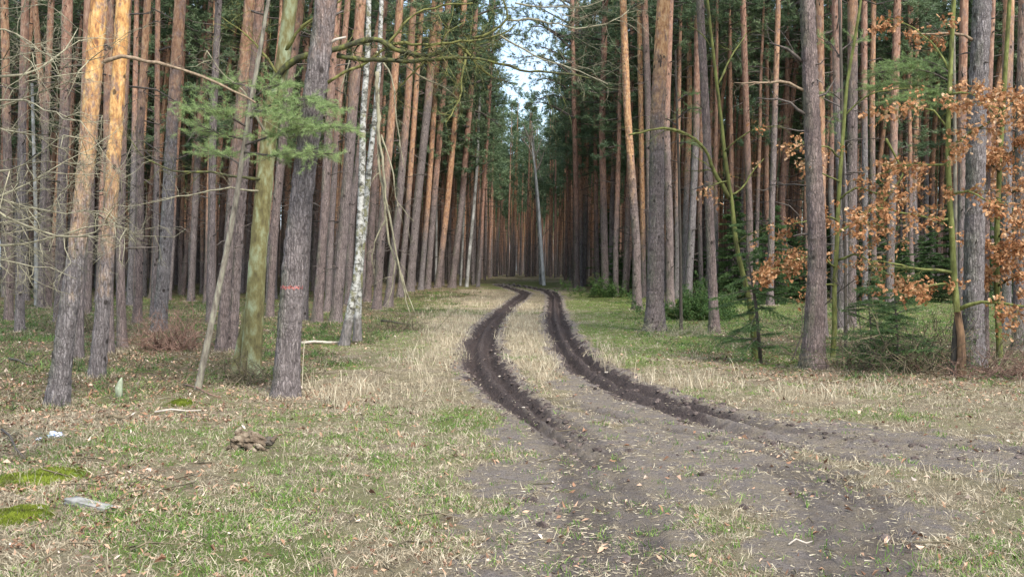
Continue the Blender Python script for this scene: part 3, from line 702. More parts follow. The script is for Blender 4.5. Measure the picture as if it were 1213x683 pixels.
# hand placed trunks: (pixel points along the trunk, first is the foot), widths in px at foot and at last point, orange from this pixel row, label
HAND = [
 ([(66,481),(78,390),(91,300),(103,190),(118,0)],26,20,185,1,'thick pine with glowing orange flaking upper bark, nearest pine at the left side'),
 ([(114,446),(127,300),(137,150),(146,0)],19,16,235,1,'orange topped pine just right of the nearest left pine, its foot in brown leaves'),
 ([(337,470),(343,380),(350,290),(367,150),(387,0)],31,26,-60,1,'thickest grey pine left of the track, marked with a red paint band'),
 ([(775,392),(777,300),(778,150),(786,0)],25,16,112,1,'stout straight pine standing on green grass just right of the ruts, orange at the top'),
 ([(962,437),(968,300),(963,180),(956,0)],27,17,-300,1,'dark grey pine with pale dead boughs on its left, behind withered oak leaves'),
 ([(1152,437),(1155,260),(1157,150),(1164,0)],27,21,-300,1,'thick dark grey pine beside the oak sapling at the far right clump'),
 ([(847,396),(841,260),(837,150),(829,0)],13,9,-300,1,'grey pine leaning left between the stout roadside pine and the young spruce'),
 ([(1207,416),(1209,250),(1214,0)],16,14,60,1,'dark footed pine cut by the right edge of the picture'),
 ([(145,413),(142,300),(146,150),(152,0)],12,8,140,0,'slim pine directly right of the orange topped pine on the left'),
 ([(130,418),(129,300),(127,150),(130,0)],11,9,180,0,'slim straight pine glimpsed between the two orange barked pines at left'),
 ([(92,425),(96,300),(99,150),(104,0)],12,8,170,0,'slim pine half hidden behind the nearest left pine'),
 ([(188,393),(196,300),(204,150),(214,0)],17,13,120,1,'grey pine with knots leaning right, left of the reddish dead bush'),
 ([(162,384),(165,300),(166,150),(175,0)],11,8,120,0,'straight pine two trunks left of the reddish dead bush'),
 ([(153,362),(157,250),(162,0)],8,6,150,0,'thin dark pine standing behind the slim pines of the left group'),
 ([(181,380),(185,280),(186,150),(187,0)],8,6,160,0,'thin pine close on the left of the knotty grey pine'),
 ([(23,393),(24,300),(26,150),(30,0)],12,9,100,0,'greyish pine near the left edge seen through bare twigs'),
 ([(10,380),(11,300),(8,150),(5,0)],11,9,120,0,'outermost pine against the left edge, crossed by bare twigs'),
 ([(68,382),(71,300),(76,150),(80,0)],10,12,110,0,'pine just left of the nearest left pine, its bark mauve grey'),
 ([(103,372),(108,250),(110,0)],9,7,130,0,'pine standing in the gap right of the nearest left pine'),
 ([(48,365),(52,200),(61,0)],8,7,120,0,'thin pine beside the thin birch at the far left'),
 ([(57,364),(56,200),(41,0)],9,7,120,0,'thin pine crossing to the left behind the bare twigs at left'),
 ([(226,357),(229,290),(236,150),(251,0)],9,7,170,0,'small dark pine right of the knotty grey pine, half behind the dead bush'),
 ([(249,383),(250,300),(252,150),(259,0)],11,8,-60,0,'grey pine just behind the thin leaning stem of the young pine'),
 ([(261,417),(270,300),(283,150),(296,0)],14,13,150,1,'pine with orange top standing behind the green young pine boughs'),
 ([(274,415),(281,300),(293,150),(308,0)],13,11,60,1,'purplish pine right beside the lichened broadleaf tree, on its left'),
 ([(319,376),(326,260),(340,120),(356,0)],9,11,70,0,'grey pink pine half hidden behind the thickest grey pine'),
 ([(360,380),(364,300),(371,150),(377,0)],9,8,130,0,'slim pine close behind the thickest grey pine on its right'),
 ([(375,382),(384,260),(390,140),(400,0)],13,9,110,0,'smooth grey pine with orange top next right of the thickest grey pine'),
 ([(387,370),(393,260),(400,140),(412,0)],8,7,150,0,'thin pine between the smooth grey pine and the birch group'),
 ([(397,382),(408,260),(417,140),(428,0)],14,12,95,0,'broad pine just left of the double birch, reddish above'),
 ([(412,362),(416,260),(436,100),(455,0)],9,8,160,0,'pine hiding behind the double birch'),
 ([(435,358),(441,260),(448,140),(456,0)],9,7,200,0,'first slim pine right of the double birch'),
 ([(446,367),(453,260),(464,140),(474,0)],11,9,190,0,'second pine right of the double birch, behind its hanging boughs'),
 ([(459,364),(471,260),(483,120),(490,0)],12,8,160,0,'pine with dark foot behind the hanging birch boughs'),
 ([(473,352),(482,260),(492,120),(500,0)],8,6,230,0,'reddish slim pine right of the hanging birch boughs'),
 ([(485,345),(494,240),(507,120),(516,0)],11,9,100,0,'mid grey pine with long lean to the right above the pale grass bank'),
 ([(498,343),(507,240),(515,120),(522,0)],7,6,260,0,'orange pine among the leaning row on the grass bank left of the ruts'),
 ([(506,342),(514,240),(524,120),(531,0)],8,7,220,0,'grey footed leaning pine in the row left of the ruts'),
 ([(518,341),(530,240),(541,120),(550,0)],8,7,280,0,'rusty orange leaning pine left of the pale thin birches'),
 ([(535,341),(547,240),(557,120),(563,20)],9,6,210,0,'last thick leaning pine before the thin birches beside the track'),
 ([(565,336),(571,240),(577,140)],6,4,240,0,'thin dark pine just right of the thin birches beside the track'),
 ([(683,341),(683,240),(680,130),(678,20)],8,5,260,0,'tall bare pine of the close pair right of the sky gap, left one'),
 ([(688,339),(688,240),(685,130),(684,20)],7,5,260,0,'tall bare pine of the close pair right of the sky gap, right one'),
 ([(717,347),(715,240),(713,150),(717,0)],10,7,230,0,'orange topped pine third from the sky gap, knobby dead boughs around it'),
 ([(723,341),(725,240),(729,130),(732,0)],7,5,200,0,'slim pine close behind the knobby orange topped pine'),
 ([(740,347),(744,250),(747,120),(750,0)],8,6,240,0,'grey slim pine between the knobby pine and the crooked pine'),
 ([(755,367),(754,290),(748,200),(743,130),(738,0)],12,8,205,1,'crooked pine with bright orange upper stem bending left'),
 ([(763,352),(761,240),(759,120),(757,0)],7,6,280,0,'orange stem hidden between the crooked pine and the stout roadside pine'),
 ([(770,360),(769,200),(767,100),(763,0)],7,8,40,0,'mauve pine peeping out left of the stout roadside pine'),
 ([(794,366),(793,260),(789,150),(794,0)],11,8,140,0,'reddish pine touching the right side of the stout roadside pine'),
 ([(802,347),(802,260),(803,130),(806,0)],6,4,220,0,'very slim pine a little right of the stout roadside pine'),
 ([(810,350),(812,260),(817,130),(816,0)],8,6,200,0,'slim pine with orange top above the broom bush'),
 ([(814,361),(820,260),(825,150),(826,0)],11,7,150,0,'grey pine growing out of the green bush right of the roadside pine'),
 ([(831,351),(829,260),(831,120),(833,0)],6,4,250,0,'thin pine just left of the leaning grey pine'),
 ([(865,341),(864,250),(862,120),(868,0)],5,4,280,0,'thin distant pine right of the leaning grey pine'),
 ([(888,356),(888,260),(884,130),(880,0)],10,7,190,0,'pine rising behind the young spruce'),
 ([(904,342),(906,250),(909,120),(911,0)],7,6,210,0,'slim orange pine right of the young spruce'),
 ([(912,362),(914,260),(918,130),(922,0)],9,6,110,0,'grey pine between the young spruce and the dark grey pine'),
 ([(975,400),(974,300),(973,180),(971,0)],11,9,260,0,'orange pine peering out right behind the dark grey pine with dead boughs'),
 ([(997,391),(999,260),(992,120),(991,0)],13,11,85,0,'reddish pine just behind the yellow green mossy sapling'),
 ([(1008,388),(1009,260),(1010,130),(1010,0)],13,12,40,0,'broad grey pine right of the yellow green mossy sapling'),
 ([(1025,362),(1025,250),(1024,100),(1024,0)],8,7,130,0,'straight pine between the broad grey pine and the leafy oak boughs'),
 ([(1036,356),(1034,250),(1033,120),(1035,0)],8,6,150,0,'slim pine behind the green pine bough at upper right'),
 ([(1053,362),(1056,260),(1059,150),(1063,0)],11,9,175,0,'tall pine below the green pine bough, left of the oak sapling'),
 ([(1073,350),(1075,250),(1076,150),(1079,0)],8,6,120,0,'dark stemmed pine left of the oak sapling'),
 ([(1098,346),(1097,250),(1097,120),(1100,0)],7,6,180,0,'thin pine behind the orange brown oak leaves, left of the oak sapling'),
 ([(1103,342),(1104,200),(1111,90),(1119,0)],7,6,220,0,'strongly leaning thin pine above the oak leaves'),
 ([(1137,390),(1139,250),(1140,120),(1142,0)],9,10,170,0,'greyish pine right behind the oak sapling'),
 ([(1165,425),(1168,260),(1171,120),(1176,0)],12,7,140,1,'pine behind the thick dark grey pine, its right side showing'),
 ([(1192,396),(1192,250),(1193,100),(1195,0)],12,12,80,0,'mottled pine between the thick dark grey pine and the right edge'),
]
rng = np.random.default_rng(4)
handxy = []
for pts, w0, w1, oy, near, lab in HAND:
    g0 = G(*pts[0]); Yd = g0.y; wp = [tuple(g0)] + [tuple(at(a, b_, Yd)) for a, b_ in pts[1:]]
    n = len(pts); r0 = w0 * Yd / F / 2 * (.93 if near else .9); r1 = w1 * Yd / F / 2
    zs = np.array([p[2] for p in wp]); tt = (zs - zs[0]) / (zs[-1] - zs[0]); rads = r0 + (r1 - r0) * tt ** .6
    oz = at(W2, oy, Yd).z - g0.z
    for p in wp: pass
    deep = Yd > 40
    pine('pine_tree', lab, wp, list(rads), oz=oz, near=bool(near), crown='lo' if (deep and (503 < pts[0][0] < 640 or 710 < pts[0][0] < 745)) else 'hi', stubs=12 if near else 44, stub_len=.55 if near else 1.3,
         rng=rng, group='front row pines along the track and clearing', H=(18.5 + 2 * rng.random()), warm=1.0 if pts[0][0] in (66, 114) else (.5 if pts[0][0] in (755, 775, 763) else .35 * rng.random()))
    handxy.append((g0.x, g0.y))

# ---- the stand behind: 4 trunk forms, copied
def proto_pine(seed, crown):
    rg = np.random.default_rng(seed); H = 19.5 if crown == 'hi' else 19.0
    P = [(0, 0, 0)]; x = y = 0; lx = .02 + rg.normal() * .02
    for z in np.arange(2.5, H - .8, 2.5): x += lx * 2.5 + rg.normal() * .05; y += rg.normal() * .05; P.append((x, y, z))
    Rr = np.interp([p[2] for p in P], [0, 4, 12, 18.5], [.14, .12, .085, .025])
    root = pine('pine_tree', 'x', P, list(Rr), oz=6, crown=crown, stubs=60, stub_len=1.6, rng=rg, H=H); return root
protos = {'hi': [proto_pine(s, 'hi') for s in (1, 2, 3)], 'lo': [proto_pine(s, 'lo') for s in (4, 5, 6)]}
used = set()
def copy_thing(root, parts=True):
    r = root.copy(); C.objects.link(r)
    for ch in root.children:
        c = ch.copy(); C.objects.link(c); c.parent = r
    return r
def in_corridor(x, y):
    if y < 104 and -2.0 < x < 3.3 + .004 * y: return True
    if y < 62 and -3.2 < x < 5.0: return True
    px = W2 + F * x / y
    if px < 450: return y < 43
    if px < 590: return y < 60
    if px < 700: return y < (96 if px < 668 else 62)
    if px < 800: return y < 52
    return y < 47
rg = random.Random(21)
pts_ = list(handxy); grid = {}
def ok(x, y, dmin):
    k = (int(x // 3), int(y // 3))
    for a in (-1, 0, 1):
        for b_ in (-1, 0, 1):
            for (u, v_) in grid.get((k[0] + a, k[1] + b_), ()):
                if (u - x) ** 2 + (v_ - y) ** 2 < dmin * dmin: return False
    grid.setdefault(k, []).append((x, y)); return True
for a, b_ in handxy: grid.setdefault((int(a // 3), int(b_ // 3)), []).append((a, b_))
cands = []
for _ in range(60000):
    y = math.sqrt(rg.uniform(42 ** 2, 175 ** 2)); x = rg.uniform(-.56, .56) * y
    if in_corridor(x, y): continue
    if ok(x, y, 1.45 if y < 80 else (1.75 if y < 110 else 2.2)): cands.append((x, y))
for _ in range(16000):
    y = math.sqrt(rg.uniform(175 ** 2, 330 ** 2)); x = rg.uniform(-.13, .16) * y
    if ok(x, y, 2.6): cands.append((x, y))
cands.sort(key=lambda p: p[1])
NIND = 300 - len(HAND)
print('hand', len(HAND), 'candidates', len(cands), 'individual to', cands[NIND][1])
first = {id(p): True for k in protos for p in protos[k]}
for i, (x, y) in enumerate(cands[:NIND]):
    px = W2 + F * x / y
    kind = 'lo' if (490 < px < 760 or rg.random() < .2) else 'hi'
    p = rg.choice(protos[kind])
    if first[id(p)]: o = p; first[id(p)] = False
    else: o = copy_thing(p)
    o.location = (x, y, float(base_h(x, y)) - .02)
    s = rg.uniform(.85, 1.15); o.scale = (s * rg.uniform(.8, 1.15), ) * 2 + (rg.uniform(.92, 1.06),)
    o.rotation_euler = (R(rg.gauss(0, 1.0)), R(rg.gauss(1.6 if px < 600 else -.3, 1.6)), rg.uniform(0, 6.28) if False else rg.uniform(-.5, .5))
    for ch in o.children:
        if ch.name.startswith('trunk'): ch['orange_z'] = rg.uniform(2.6, 6.4); ch['warm'] = rg.uniform(0, .3) if px < 470 or px > 800 else rg.uniform(0, .35)
    if px < 600:
        o['label'] = 'slender pine packed deep in the dense stand left of the track'; o['group'] = 'slender pines deep in the left stand'
    else:
        o['label'] = 'slender pine packed deep in the dense stand right of the track'; o['group'] = 'slender pines deep in the right stand'

# ---- the far wood beyond them, which reads as one mass
rgn = np.random.default_rng(99); g = Geo()
for (x, y) in cands[NIND:]:
    z = float(base_h(x, y)); H = rgn.uniform(16.5, 19.5); cen = abs(W2 + F * x / y - 630) < 110; low = rgn.random() < (.9 if cen else .45); cb = H * (.42 if low else .62)
    lx = rgn.normal(.02, .02); r = rgn.uniform(.09, .15); tn = rgn.random()
    g.tube([(x, y, z - .1), (x + lx * 5, y, z + 5), (x + lx * cb, y, z + cb), (x + lx * H, y, z + H)], [r, r * .85, r * .7, .02], 6, tn, 0, cap=False)
    nb = int((30 if low else 22) * (1.0 if y < 120 else (.8 if y < 175 else .5)) * (1.5 if cen else 1)); n = nb * 14
    f = rgn.random(nb) ** .9; zz = z + cb + (H - cb) * f; prof = np.minimum(1, .5 + 1.8 * f) * (1 - f) ** .6 + .12
    L = 2.2 * prof * rgn.uniform(.5, 1.1, nb); th = rgn.random(nb) * 6.283
    for k in range(0, nb, 2):
        pass
    cx = np.repeat(x + lx * (zz - z) + np.cos(th) * L * .0, 14); cy = np.repeat(np.full(nb, y), 14)
    s = rgn.uniform(.3, 1.05, n); Lr = np.repeat(L, 14); tr_ = np.repeat(th, 14)
    B = np.stack([cx + np.cos(tr_) * Lr * s, cy + np.sin(tr_) * Lr * s, np.repeat(zz, 14) + .25 * Lr * s * np.repeat(f, 14)], 1) + rgn.normal(0, .13, (n, 3))
    # needle sprays at each tuft: finer and more of them on the nearer trees
    m_ = 9 if y < 78 else (5 if y < 110 else 3); wd = .038 if y < 78 else (.055 if y < 110 else .085)
    B = np.repeat(B, m_, 0) + rgn.normal(0, .06, (n * m_, 3)); dd = rdirs(rgn, len(B)); dd[:, 2] = dd[:, 2] * .6 + .2
    A = np.repeat(np.clip(rgn.normal(.5, .2, nb), 0, 1), 14 * m_)
    g.blades(B, dd, rgn.uniform(.18, .36, len(B)), wd, a=np.clip(A + rgn.normal(0, .1, len(B)), 0, 1), m=1, rng=rgn)
    if y < 120:                                            # limbs and dead stubs
        for k in range(10):
            hz = rgn.uniform(2.5, H * .9); th_ = rgn.random() * 6.283; L_ = rgn.uniform(.2, 1.5) if hz < cb else rgn.uniform(.6, 1.8); o_ = np.array([x + lx * hz, y, z + hz])
            g.tube([o_, o_ + np.array([math.cos(th_), math.sin(th_), rgn.normal(.1, .2)]) * L_], [.022, .008], 3, .3, 2, cap=False)
link('far_pine_wood', g.mesh('far_pine_wood'), [M['pine_far'], M['needle_far'], M['dead']], label='distant mass of pine trunks and crowns closing the view', cat='far wood', kind='stuff')

# ---- tufts of grass, needles and leaves gathered round the trunk feet
g = Geo(); rgn = np.random.default_rng(61)
for (x, y) in handxy:
    if y > 45: continue
    n = 260; th = rgn.random(n) * 6.283; rr = .16 + .22 * rgn.random(n) ** 1.5; B = np.stack([x + np.cos(th) * rr, y + np.sin(th) * rr, np.full(n, float(base_h(x, y)) - .01)], 1)
    g.blades(B, rgn.normal(0, .6, (n, 3)) * [1, 1, .3] + [0, 0, 1], .03 + .09 * rgn.random(n), .006 * (1 + y / 20), bend=rgn.normal(0, .4, n), a=rgn.random(n) * .7, rng=rgn, seg=2)
link('foot_grass', g.mesh('foot_grass'), M['straw'], label='dry grass and needles gathered round the feet of the pines', cat='dry grass', kind='stuff')

# ============================================================ BROADLEAF TREES, BIRCHES, YOUNG TREES
ROOT = {}
for o in D.objects:
    if o.get('category') == 'pine tree' and o.get('group', '').startswith('front'): ROOT[o['label']] = o
def find(txt): return [o for l, o in ROOT.items() if txt in l][0]

def sprout(g, p, d, L, r, lev, rng, wander=.35, droop=-.05, kids=5, tips=None, m=0, flat=1.):
    fz = np.array([1, 1, flat])
    """a twig with side twigs, recursively"""
    n = 5; P = [np.array(p, float)]; d = np.array(d, float); d /= np.linalg.norm(d); dirs = [d]
    for i in range(n - 1):
        d = d + rng.normal(0, wander * .5, 3) * fz + [0, 0, droop]; d /= np.linalg.norm(d); dirs.append(d); P.append(P[-1] + d * L / (n - 1))
    g.tube(P, np.linspace(r, r * .35, n), 5 if r > .008 else 3, rng.random(), m)
    if tips is not None: tips.append((P[-1], d, lev)); tips.append((P[-2], d, lev)); tips.append((P[2], d, lev))
    if lev > 0:
        for _ in range(kids):
            i = rng.integers(1, n); q = dirs[i] + rng.normal(0, .75, 3) * fz; q /= np.linalg.norm(q)
            sprout(g, P[i], q, L * rng.uniform(.35, .65), r * .5, lev - 1, rng, wander, droop, max(2, kids - 1), tips, m, flat)

def bough(parent, px, Y, w0, w1, mat, rng, name='bough', ntw=6, tlen=.6, lev=1, droop=-.03, dY=0.0, org=None, tips=None, kids=4, wander=.35, tr=.35, flat=1.):
    """a bough through pixel points; dY bends it nearer (-) or farther (+) along its length"""
    n = len(px); W = [at(a, b_, Y + dY * i / (n - 1)) for i, (a, b_) in enumerate(px)]
    org = org or parent.location; P = np.array([tuple(p - org) for p in W])
    r0, r1 = w0 * Y / F / 2, w1 * Y / F / 2
    pts, rad, q = resample(P, np.linspace(r0, r1, n), .14)
    wv = np.cumsum(rng.normal(0, .014, pts.shape), 0); wv -= np.linspace(0, 1, len(pts))[:, None] * wv[-1]; pts = pts + wv
    g = Geo(); g.tube(pts, rad * (1 + .10 * rng.normal(size=len(rad))), 8, .5, 0)
    for _ in range(ntw):
        i = int(rng.integers(len(pts) // 4, len(pts))); d = pts[min(i + 1, len(pts) - 1)] - pts[max(i - 1, 0)]; d = d / (np.linalg.norm(d) + 1e-9)
        sprout(g, pts[i], d * .7 + rng.normal(0, .6, 3) * [1, 1, flat], tlen * rng.uniform(.5, 1.2), max(.0042, rad[i] * tr), lev, rng, wander, droop, kids, tips, 0, flat)
    if tips is not None:
        for i in range(len(pts) // 2, len(pts)): tips.append((pts[i], (pts[-1] - pts[0]) / np.linalg.norm(pts[-1] - pts[0]), 0))
    link(name, g.mesh(name, smooth=True), [mat], parent)
    return pts

def stem(parent, px, w0, w1, mat, rng, name='trunk', Y=None, sides=14, step=.12, flare=.3, low=-.1, extra=None):
    Y = Y or G(*px[0]).y; W = [at(a, b_, Y) for a, b_ in px]; P = np.array([tuple(p - parent.location) for p in W]); P[0][2] += low
    n = len(px); r0, r1 = w0 * Y / F / 2, w1 * Y / F / 2
    if extra:                                            # carry the stem on above the picture
        d = P[-1] - P[-2]; d /= d[2]; P = np.vstack([P, P[-1] + d * extra * .5, P[-1] + d * .6 * extra]); n += 2
    g, pts, rad, q = trunk_mesh(name, P, np.linspace(r0, r1, n), sides, step, rng, flare=flare)
    link(name, g.mesh(name, smooth=True), [mat], parent); return pts

def thing(name, label, cat, px, group=None):
    g0 = G(*px); return link(name, None, label=label, cat=cat, group=group, loc=g0), g0.y

def sprays(g, P, Dr, rng, n=46, L=.12, nl=.055, w=.0034, tone=None, m=0):
    P = np.asarray(P); Dr = np.asarray(Dr); k = len(P)
    s = rng.random((k, n, 1)) ; ax = Dr[:, None] / np.linalg.norm(Dr, axis=1)[:, None, None]
    B = P[:, None] + ax * s * L + rng.normal(0, .003, (k, n, 3))
    q = rng.normal(size=(k, n, 3)); q /= np.linalg.norm(q, axis=2)[..., None]
    d = ax * .75 + q * .8
    t = np.clip((rng.normal(.5, .18, (k, 1)) if tone is None else tone) + rng.normal(0, .15, (k, n)), 0, 1)
    g.blades(B.reshape(-1, 3), d.reshape(-1, 3), nl * (.7 + .6 * rng.random(k * n)), w, a=t.ravel(), m=m, rng=rng)

OAK = np.array([[0, 0], [.10, .22], [.20, .38], [.33, .30], [.47, .50], [.60, .36], [.75, .44], [.88, .25], [1.0, 0], [.88, -.25], [.75, -.42], [.60, -.34], [.47, -.50], [.33, -.28], [.20, -.36], [.10, -.2]])
def oak_leaves(g, P, rng, size=.085, m=0):
    P = np.asarray(P); k = len(P)
    u = rng.normal(size=(k, 3)); u[:, 2] -= .7; u /= np.linalg.norm(u, axis=1)[:, None]
    v = np.cross(u, rng.normal(size=(k, 3))); v /= np.linalg.norm(v, axis=1)[:, None]; w_ = np.cross(u, v)
    L = size * (.65 + .6 * rng.random(k)); cu = rng.normal(0, .55, k); cv = rng.uniform(.1, .7, k)
    a, b_ = OAK[:, 0], OAK[:, 1] * .72
    def pt(a, b_): 
        return (P[:, None] + u[:, None] * (a[None] * L[:, None])[..., None] + v[:, None] * (b_[None] * L[:, None])[..., None]
                + w_[:, None] * ((cu[:, None] * (a[None] - .5) ** 2 + cv[:, None] * np.abs(b_[None]) * 1.1) * L[:, None])[..., None])
    O = pt(a, b_); mid = pt(np.array([.25, .6]), np.array([0., 0.]))
    V = np.concatenate([O, mid], 1); n = len(a); T = []
    for i in range(n):
        j = (i + 1) % n; xm = (a[i] + a[j]) / 2; T.append([n if xm < .42 else n + 1, i, j])
    T += [[n, 5, n + 1], [n, n + 1, 11]]
    T = np.array(T); idx = (np.arange(k) * (n + 2))[:, None, None] + T[None]
    g.add(V.reshape(-1, 3), idx.reshape(-1, 3), np.repeat(np.clip(rng.normal(.5, .22, k), 0, 1), n + 2), m)

rng = np.random.default_rng(31)
# ---- the big lichened broadleaf tree with its mossy boughs reaching over the track
o, Y0 = thing('broadleaf_tree', 'bare lichened tree whose mossy crooked boughs reach right across the track', 'broadleaf tree', (296, 446))
stem(o, [(296,446),(301,380),(306,300),(315,200),(322,130),(334,85),(345,0)], 23, 13, M['lichen_bark'], rng, sides=22, step=.08, extra=5)
stem(o, [(280,437),(289,395),(299,350),(304,322)], 13, 11, M['lichen_bark'], rng, 'side_stem', Y=Y0 + .15)
BO = [([(322,102),(345,76),(365,68),(405,58),(432,51),(456,56),(474,67),(500,69),(522,62),(533,52)], 10, 5, 'moss_dark', 4, .5),
      ([(400,68),(440,72),(480,76),(530,73),(570,70),(615,82),(660,90),(700,93)], 7, 2, 'moss_dark', 9, .7),
      ([(386,100),(420,80),(450,62),(470,41),(486,20),(520,8),(560,4)], 5, 2, 'moss_limb', 7, .7),
      ([(455,55),(480,50),(505,55),(530,52),(560,49),(590,45),(610,30)], 5, 2, 'moss_limb', 10, .8),
      ([(543,52),(558,66),(571,82),(584,92)], 5, 2, 'moss_limb', 4, .35),
      ([(553,66),(549,90),(546,118),(540,135),(528,146)], 3.4, 1.3, 'moss_limb', 5, .35),
      ([(560,45),(590,38),(605,22),(600,5),(590,-10)], 4, 2, 'moss_limb', 6, .6),
      ([(590,42),(615,60),(650,78),(690,86),(720,100)], 3, 1.2, 'lichen_twig', 8, .55),
      ([(600,25),(640,22),(680,30),(720,28),(745,12)], 3, 1, 'lichen_twig', 10, .6),
      ([(610,5),(650,12),(690,10),(730,-5)], 2.6, 1, 'lichen_twig', 9, .55),
      ([(520,60),(500,75),(475,95),(462,112),(480,125)], 3, 1, 'moss_limb', 5, .4),
      ([(480,76),(500,92),(530,104),(545,120)], 2.6, 1, 'lichen_twig', 5, .4),
      ([(311,213),(285,213),(250,207),(205,206),(182,198),(160,184),(150,160)], 4.4, 1, 'moss_dark', 6, .45),
      ([(306,226),(270,222),(235,228),(200,236),(160,244)], 3, .8, 'lichen_twig', 4, .4),
      ([(318,160),(300,140),(285,110),(262,90),(245,60)], 4, 1, 'lichen_twig', 7, .6),
      ([(338,60),(355,30),(385,10),(420,-10)], 5, 2, 'moss_limb', 6, .6),
      ([(330,90),(310,60),(285,40),(262,20)], 4, 1.2, 'moss_limb', 7, .6)]
for px, w0, w1, mt, nt_, tl in BO:
    bough(o, px, Y0 - .1, w0 * .85, w1 * .8, M[mt], rng, ntw=nt_ * 2 + 3, tlen=tl * 1.1, lev=2, dY=rng.uniform(-1.2, 1.2) if px[0][0] > 390 else -.2, kids=3, wander=.55)

# ---- birches
o, Y0 = thing('birch_tree', 'double stemmed white birch with dark cracked foot and drooping pale boughs', 'birch tree', (410, 408))
stem(o, [(407,409),(413,380),(418,355),(424,320),(427,260),(429,200),(430,140),(436,60),(437,0)], 11, 4.5, M['birch'], rng, extra=5, flare=.4)
stem(o, [(423,398),(424,360),(427,310),(433,250),(438,190),(444,140),(449,80),(452,0)], 9, 4, M['birch'], rng, Y=Y0 + .35, extra=4, flare=.3)
for px, w0, w1 in [([(447,85),(449,120),(452,180),(459,255),(468,300),(478,335),(492,372)], 4.5, 1.2), ([(449,110),(458,170),(464,230),(473,300),(483,350),(487,378)], 3.6, 1.0),
                   ([(459,255),(447,280),(440,305),(443,318)], 2, .8), ([(470,305),(464,340),(458,372)], 2, .7), ([(452,160),(466,200),(470,240),(490,262)], 2, .7), ([(447,60),(462,90),(470,150),(480,200)], 2.4, .8), ([(437,40),(420,60),(408,90),(400,130)], 2.4, .7)]:
    bough(o, px, Y0 - .3, w0, w1, M['lichen_twig'], rng, ntw=6, tlen=.45, lev=1, droop=-.25, kids=3)
for px, w0, w1, lab, tw in [
    ([(644.5,338),(641,290),(638,240),(634,200),(629,163)], 4.6, 1.8, 'lone white birch with forked bare top in front of the gap', 1),
    ([(640.5,337),(639,290),(636,240),(634,205)], 3.6, 1.8, 'thinner birch stem tight against the left of the lone forked birch', 0),
    ([(552.5,339.5),(556,300),(561,250),(565,200),(567,150)], 4.6, 2.6, 'slim white birch leaning right at the end of the leaning pine row', 0),
    ([(545,338),(548,290),(550,240),(552,190)], 3, 2, 'faint thin birch just left of the slim leaning birch', 0),
    ([(516,338),(517,290),(517,240),(520,160)], 3, 2, 'thin birch hidden among the leaning orange pines', 0),
    ([(43,362),(43,300),(42,240),(40,170)], 5, 3.4, 'thin white birch in the stand behind the bare twigs at left', 0)]:
    o, Y0 = thing('birch_tree', lab, 'birch tree', px[0], 'thin birches among the pines')
    stem(o, px, w0, w1, M['birch_lone' if tw else 'birch_far'], rng, sides=8, step=.3, flare=.15, extra=None if tw else 4)
    if tw:
        for q in ([(630,175),(624,160),(620,148)], [(629,170),(631,155),(629,143)], [(632,190),(638,178),(641,165)], [(631,185),(625,172),(617,163)], [(634,205),(641,192),(644,180)]):
            bough(o, q, Y0, 2.2, .9, M['wood_pale'], rng, ntw=5, tlen=.7, lev=1, droop=.05)
    else:
        for k in range(4):
            a, b_ = px[-1]; bough(o, [(a, b_ + 30 * k), (a + rng.uniform(-14, 14), b_ + 30 * k - 12), (a + rng.uniform(-22, 22), b_ + 30 * k - 30)], Y0, 1.4, .5, M['dead'], rng, ntw=3, tlen=.8, lev=0)

# ---- young pines with green sprays
def green_boughs(o, lst, Y, rng, mat, spread=.28, ns=7, tone=None):
    for px, w, ff in lst:
        n = len(px); tips = []; g = Geo()
        W = np.array([tuple(at(a, b_, Y + ff * i / (n - 1)) - o.location) for i, (a, b_) in enumerate(px)])
        pts, rad, q = resample(W, np.linspace(w * Y / F / 2, .004, n), .09)
        g.tube(pts, rad, 5, .5, 0); P = []; Q = []
        for i in range(len(pts) // 4, len(pts)):
            d = pts[min(i + 1, len(pts) - 1)] - pts[i - 1]; d /= np.linalg.norm(d)
            for _ in range(ns):
                sd = d * .6 + rng.normal(0, .6, 3) * [1, 1, .22]; sd /= np.linalg.norm(sd); L = spread * rng.uniform(.2, 1.1)
                e = pts[i] + sd * L; g.tube([pts[i], e], [.004, .002], 3, .4, 0)
                for s in (.55, 1.0):
                    P.append(pts[i] + sd * L * s); Q.append(sd + rng.normal(0, .25, 3))
        sprays(g, P, Q, rng, m=1, tone=tone)
        link('needled_bough', g.mesh('needled_bough'), [M['dead'], mat], o)
o, Y0 = thing('young_pine', 'leaning thin pine with bright green needle boughs before the thickest grey pine', 'young pine', (232, 462))
stem(o, [(232,462),(250,385),(268,300),(280,235),(288,180),(298,115),(308,60),(318,0)], 8, 3, M['grey_stem'], rng, flare=.1, extra=2)
green_boughs(o, [([(292,150),(272,138),(248,130),(228,128)], 3, -.8), ([(290,165),(265,160),(240,150)], 3, -.4), ([(296,140),(325,122),(355,116),(385,126)], 3, -1.2), ([(290,172),(325,160),(360,150),(395,150)], 3, -1.3),
                 ([(288,180),(325,185),(355,178),(385,182)], 3, -1.2), ([(285,195),(268,185),(250,180)], 2.5, .4), ([(300,110),(290,100),(272,98),(255,104)], 2.5, .3),
                 ([(298,118),(320,102),(340,100)], 2.5, -.5), ([(300,130),(325,135),(350,140)], 2.5, -1.)], Y0, rng, M['needle_near'], spread=.34, ns=5, tone=.5)
o, Y0 = thing('young_pine', 'thin stemmed pine spreading one layered green bough at upper right', 'young pine', (1134, 418))
stem(o, [(1134,418),(1132,300),(1131,150),(1129,0)], 4.5, 3, M['grey_stem'], rng, flare=.05, extra=2)
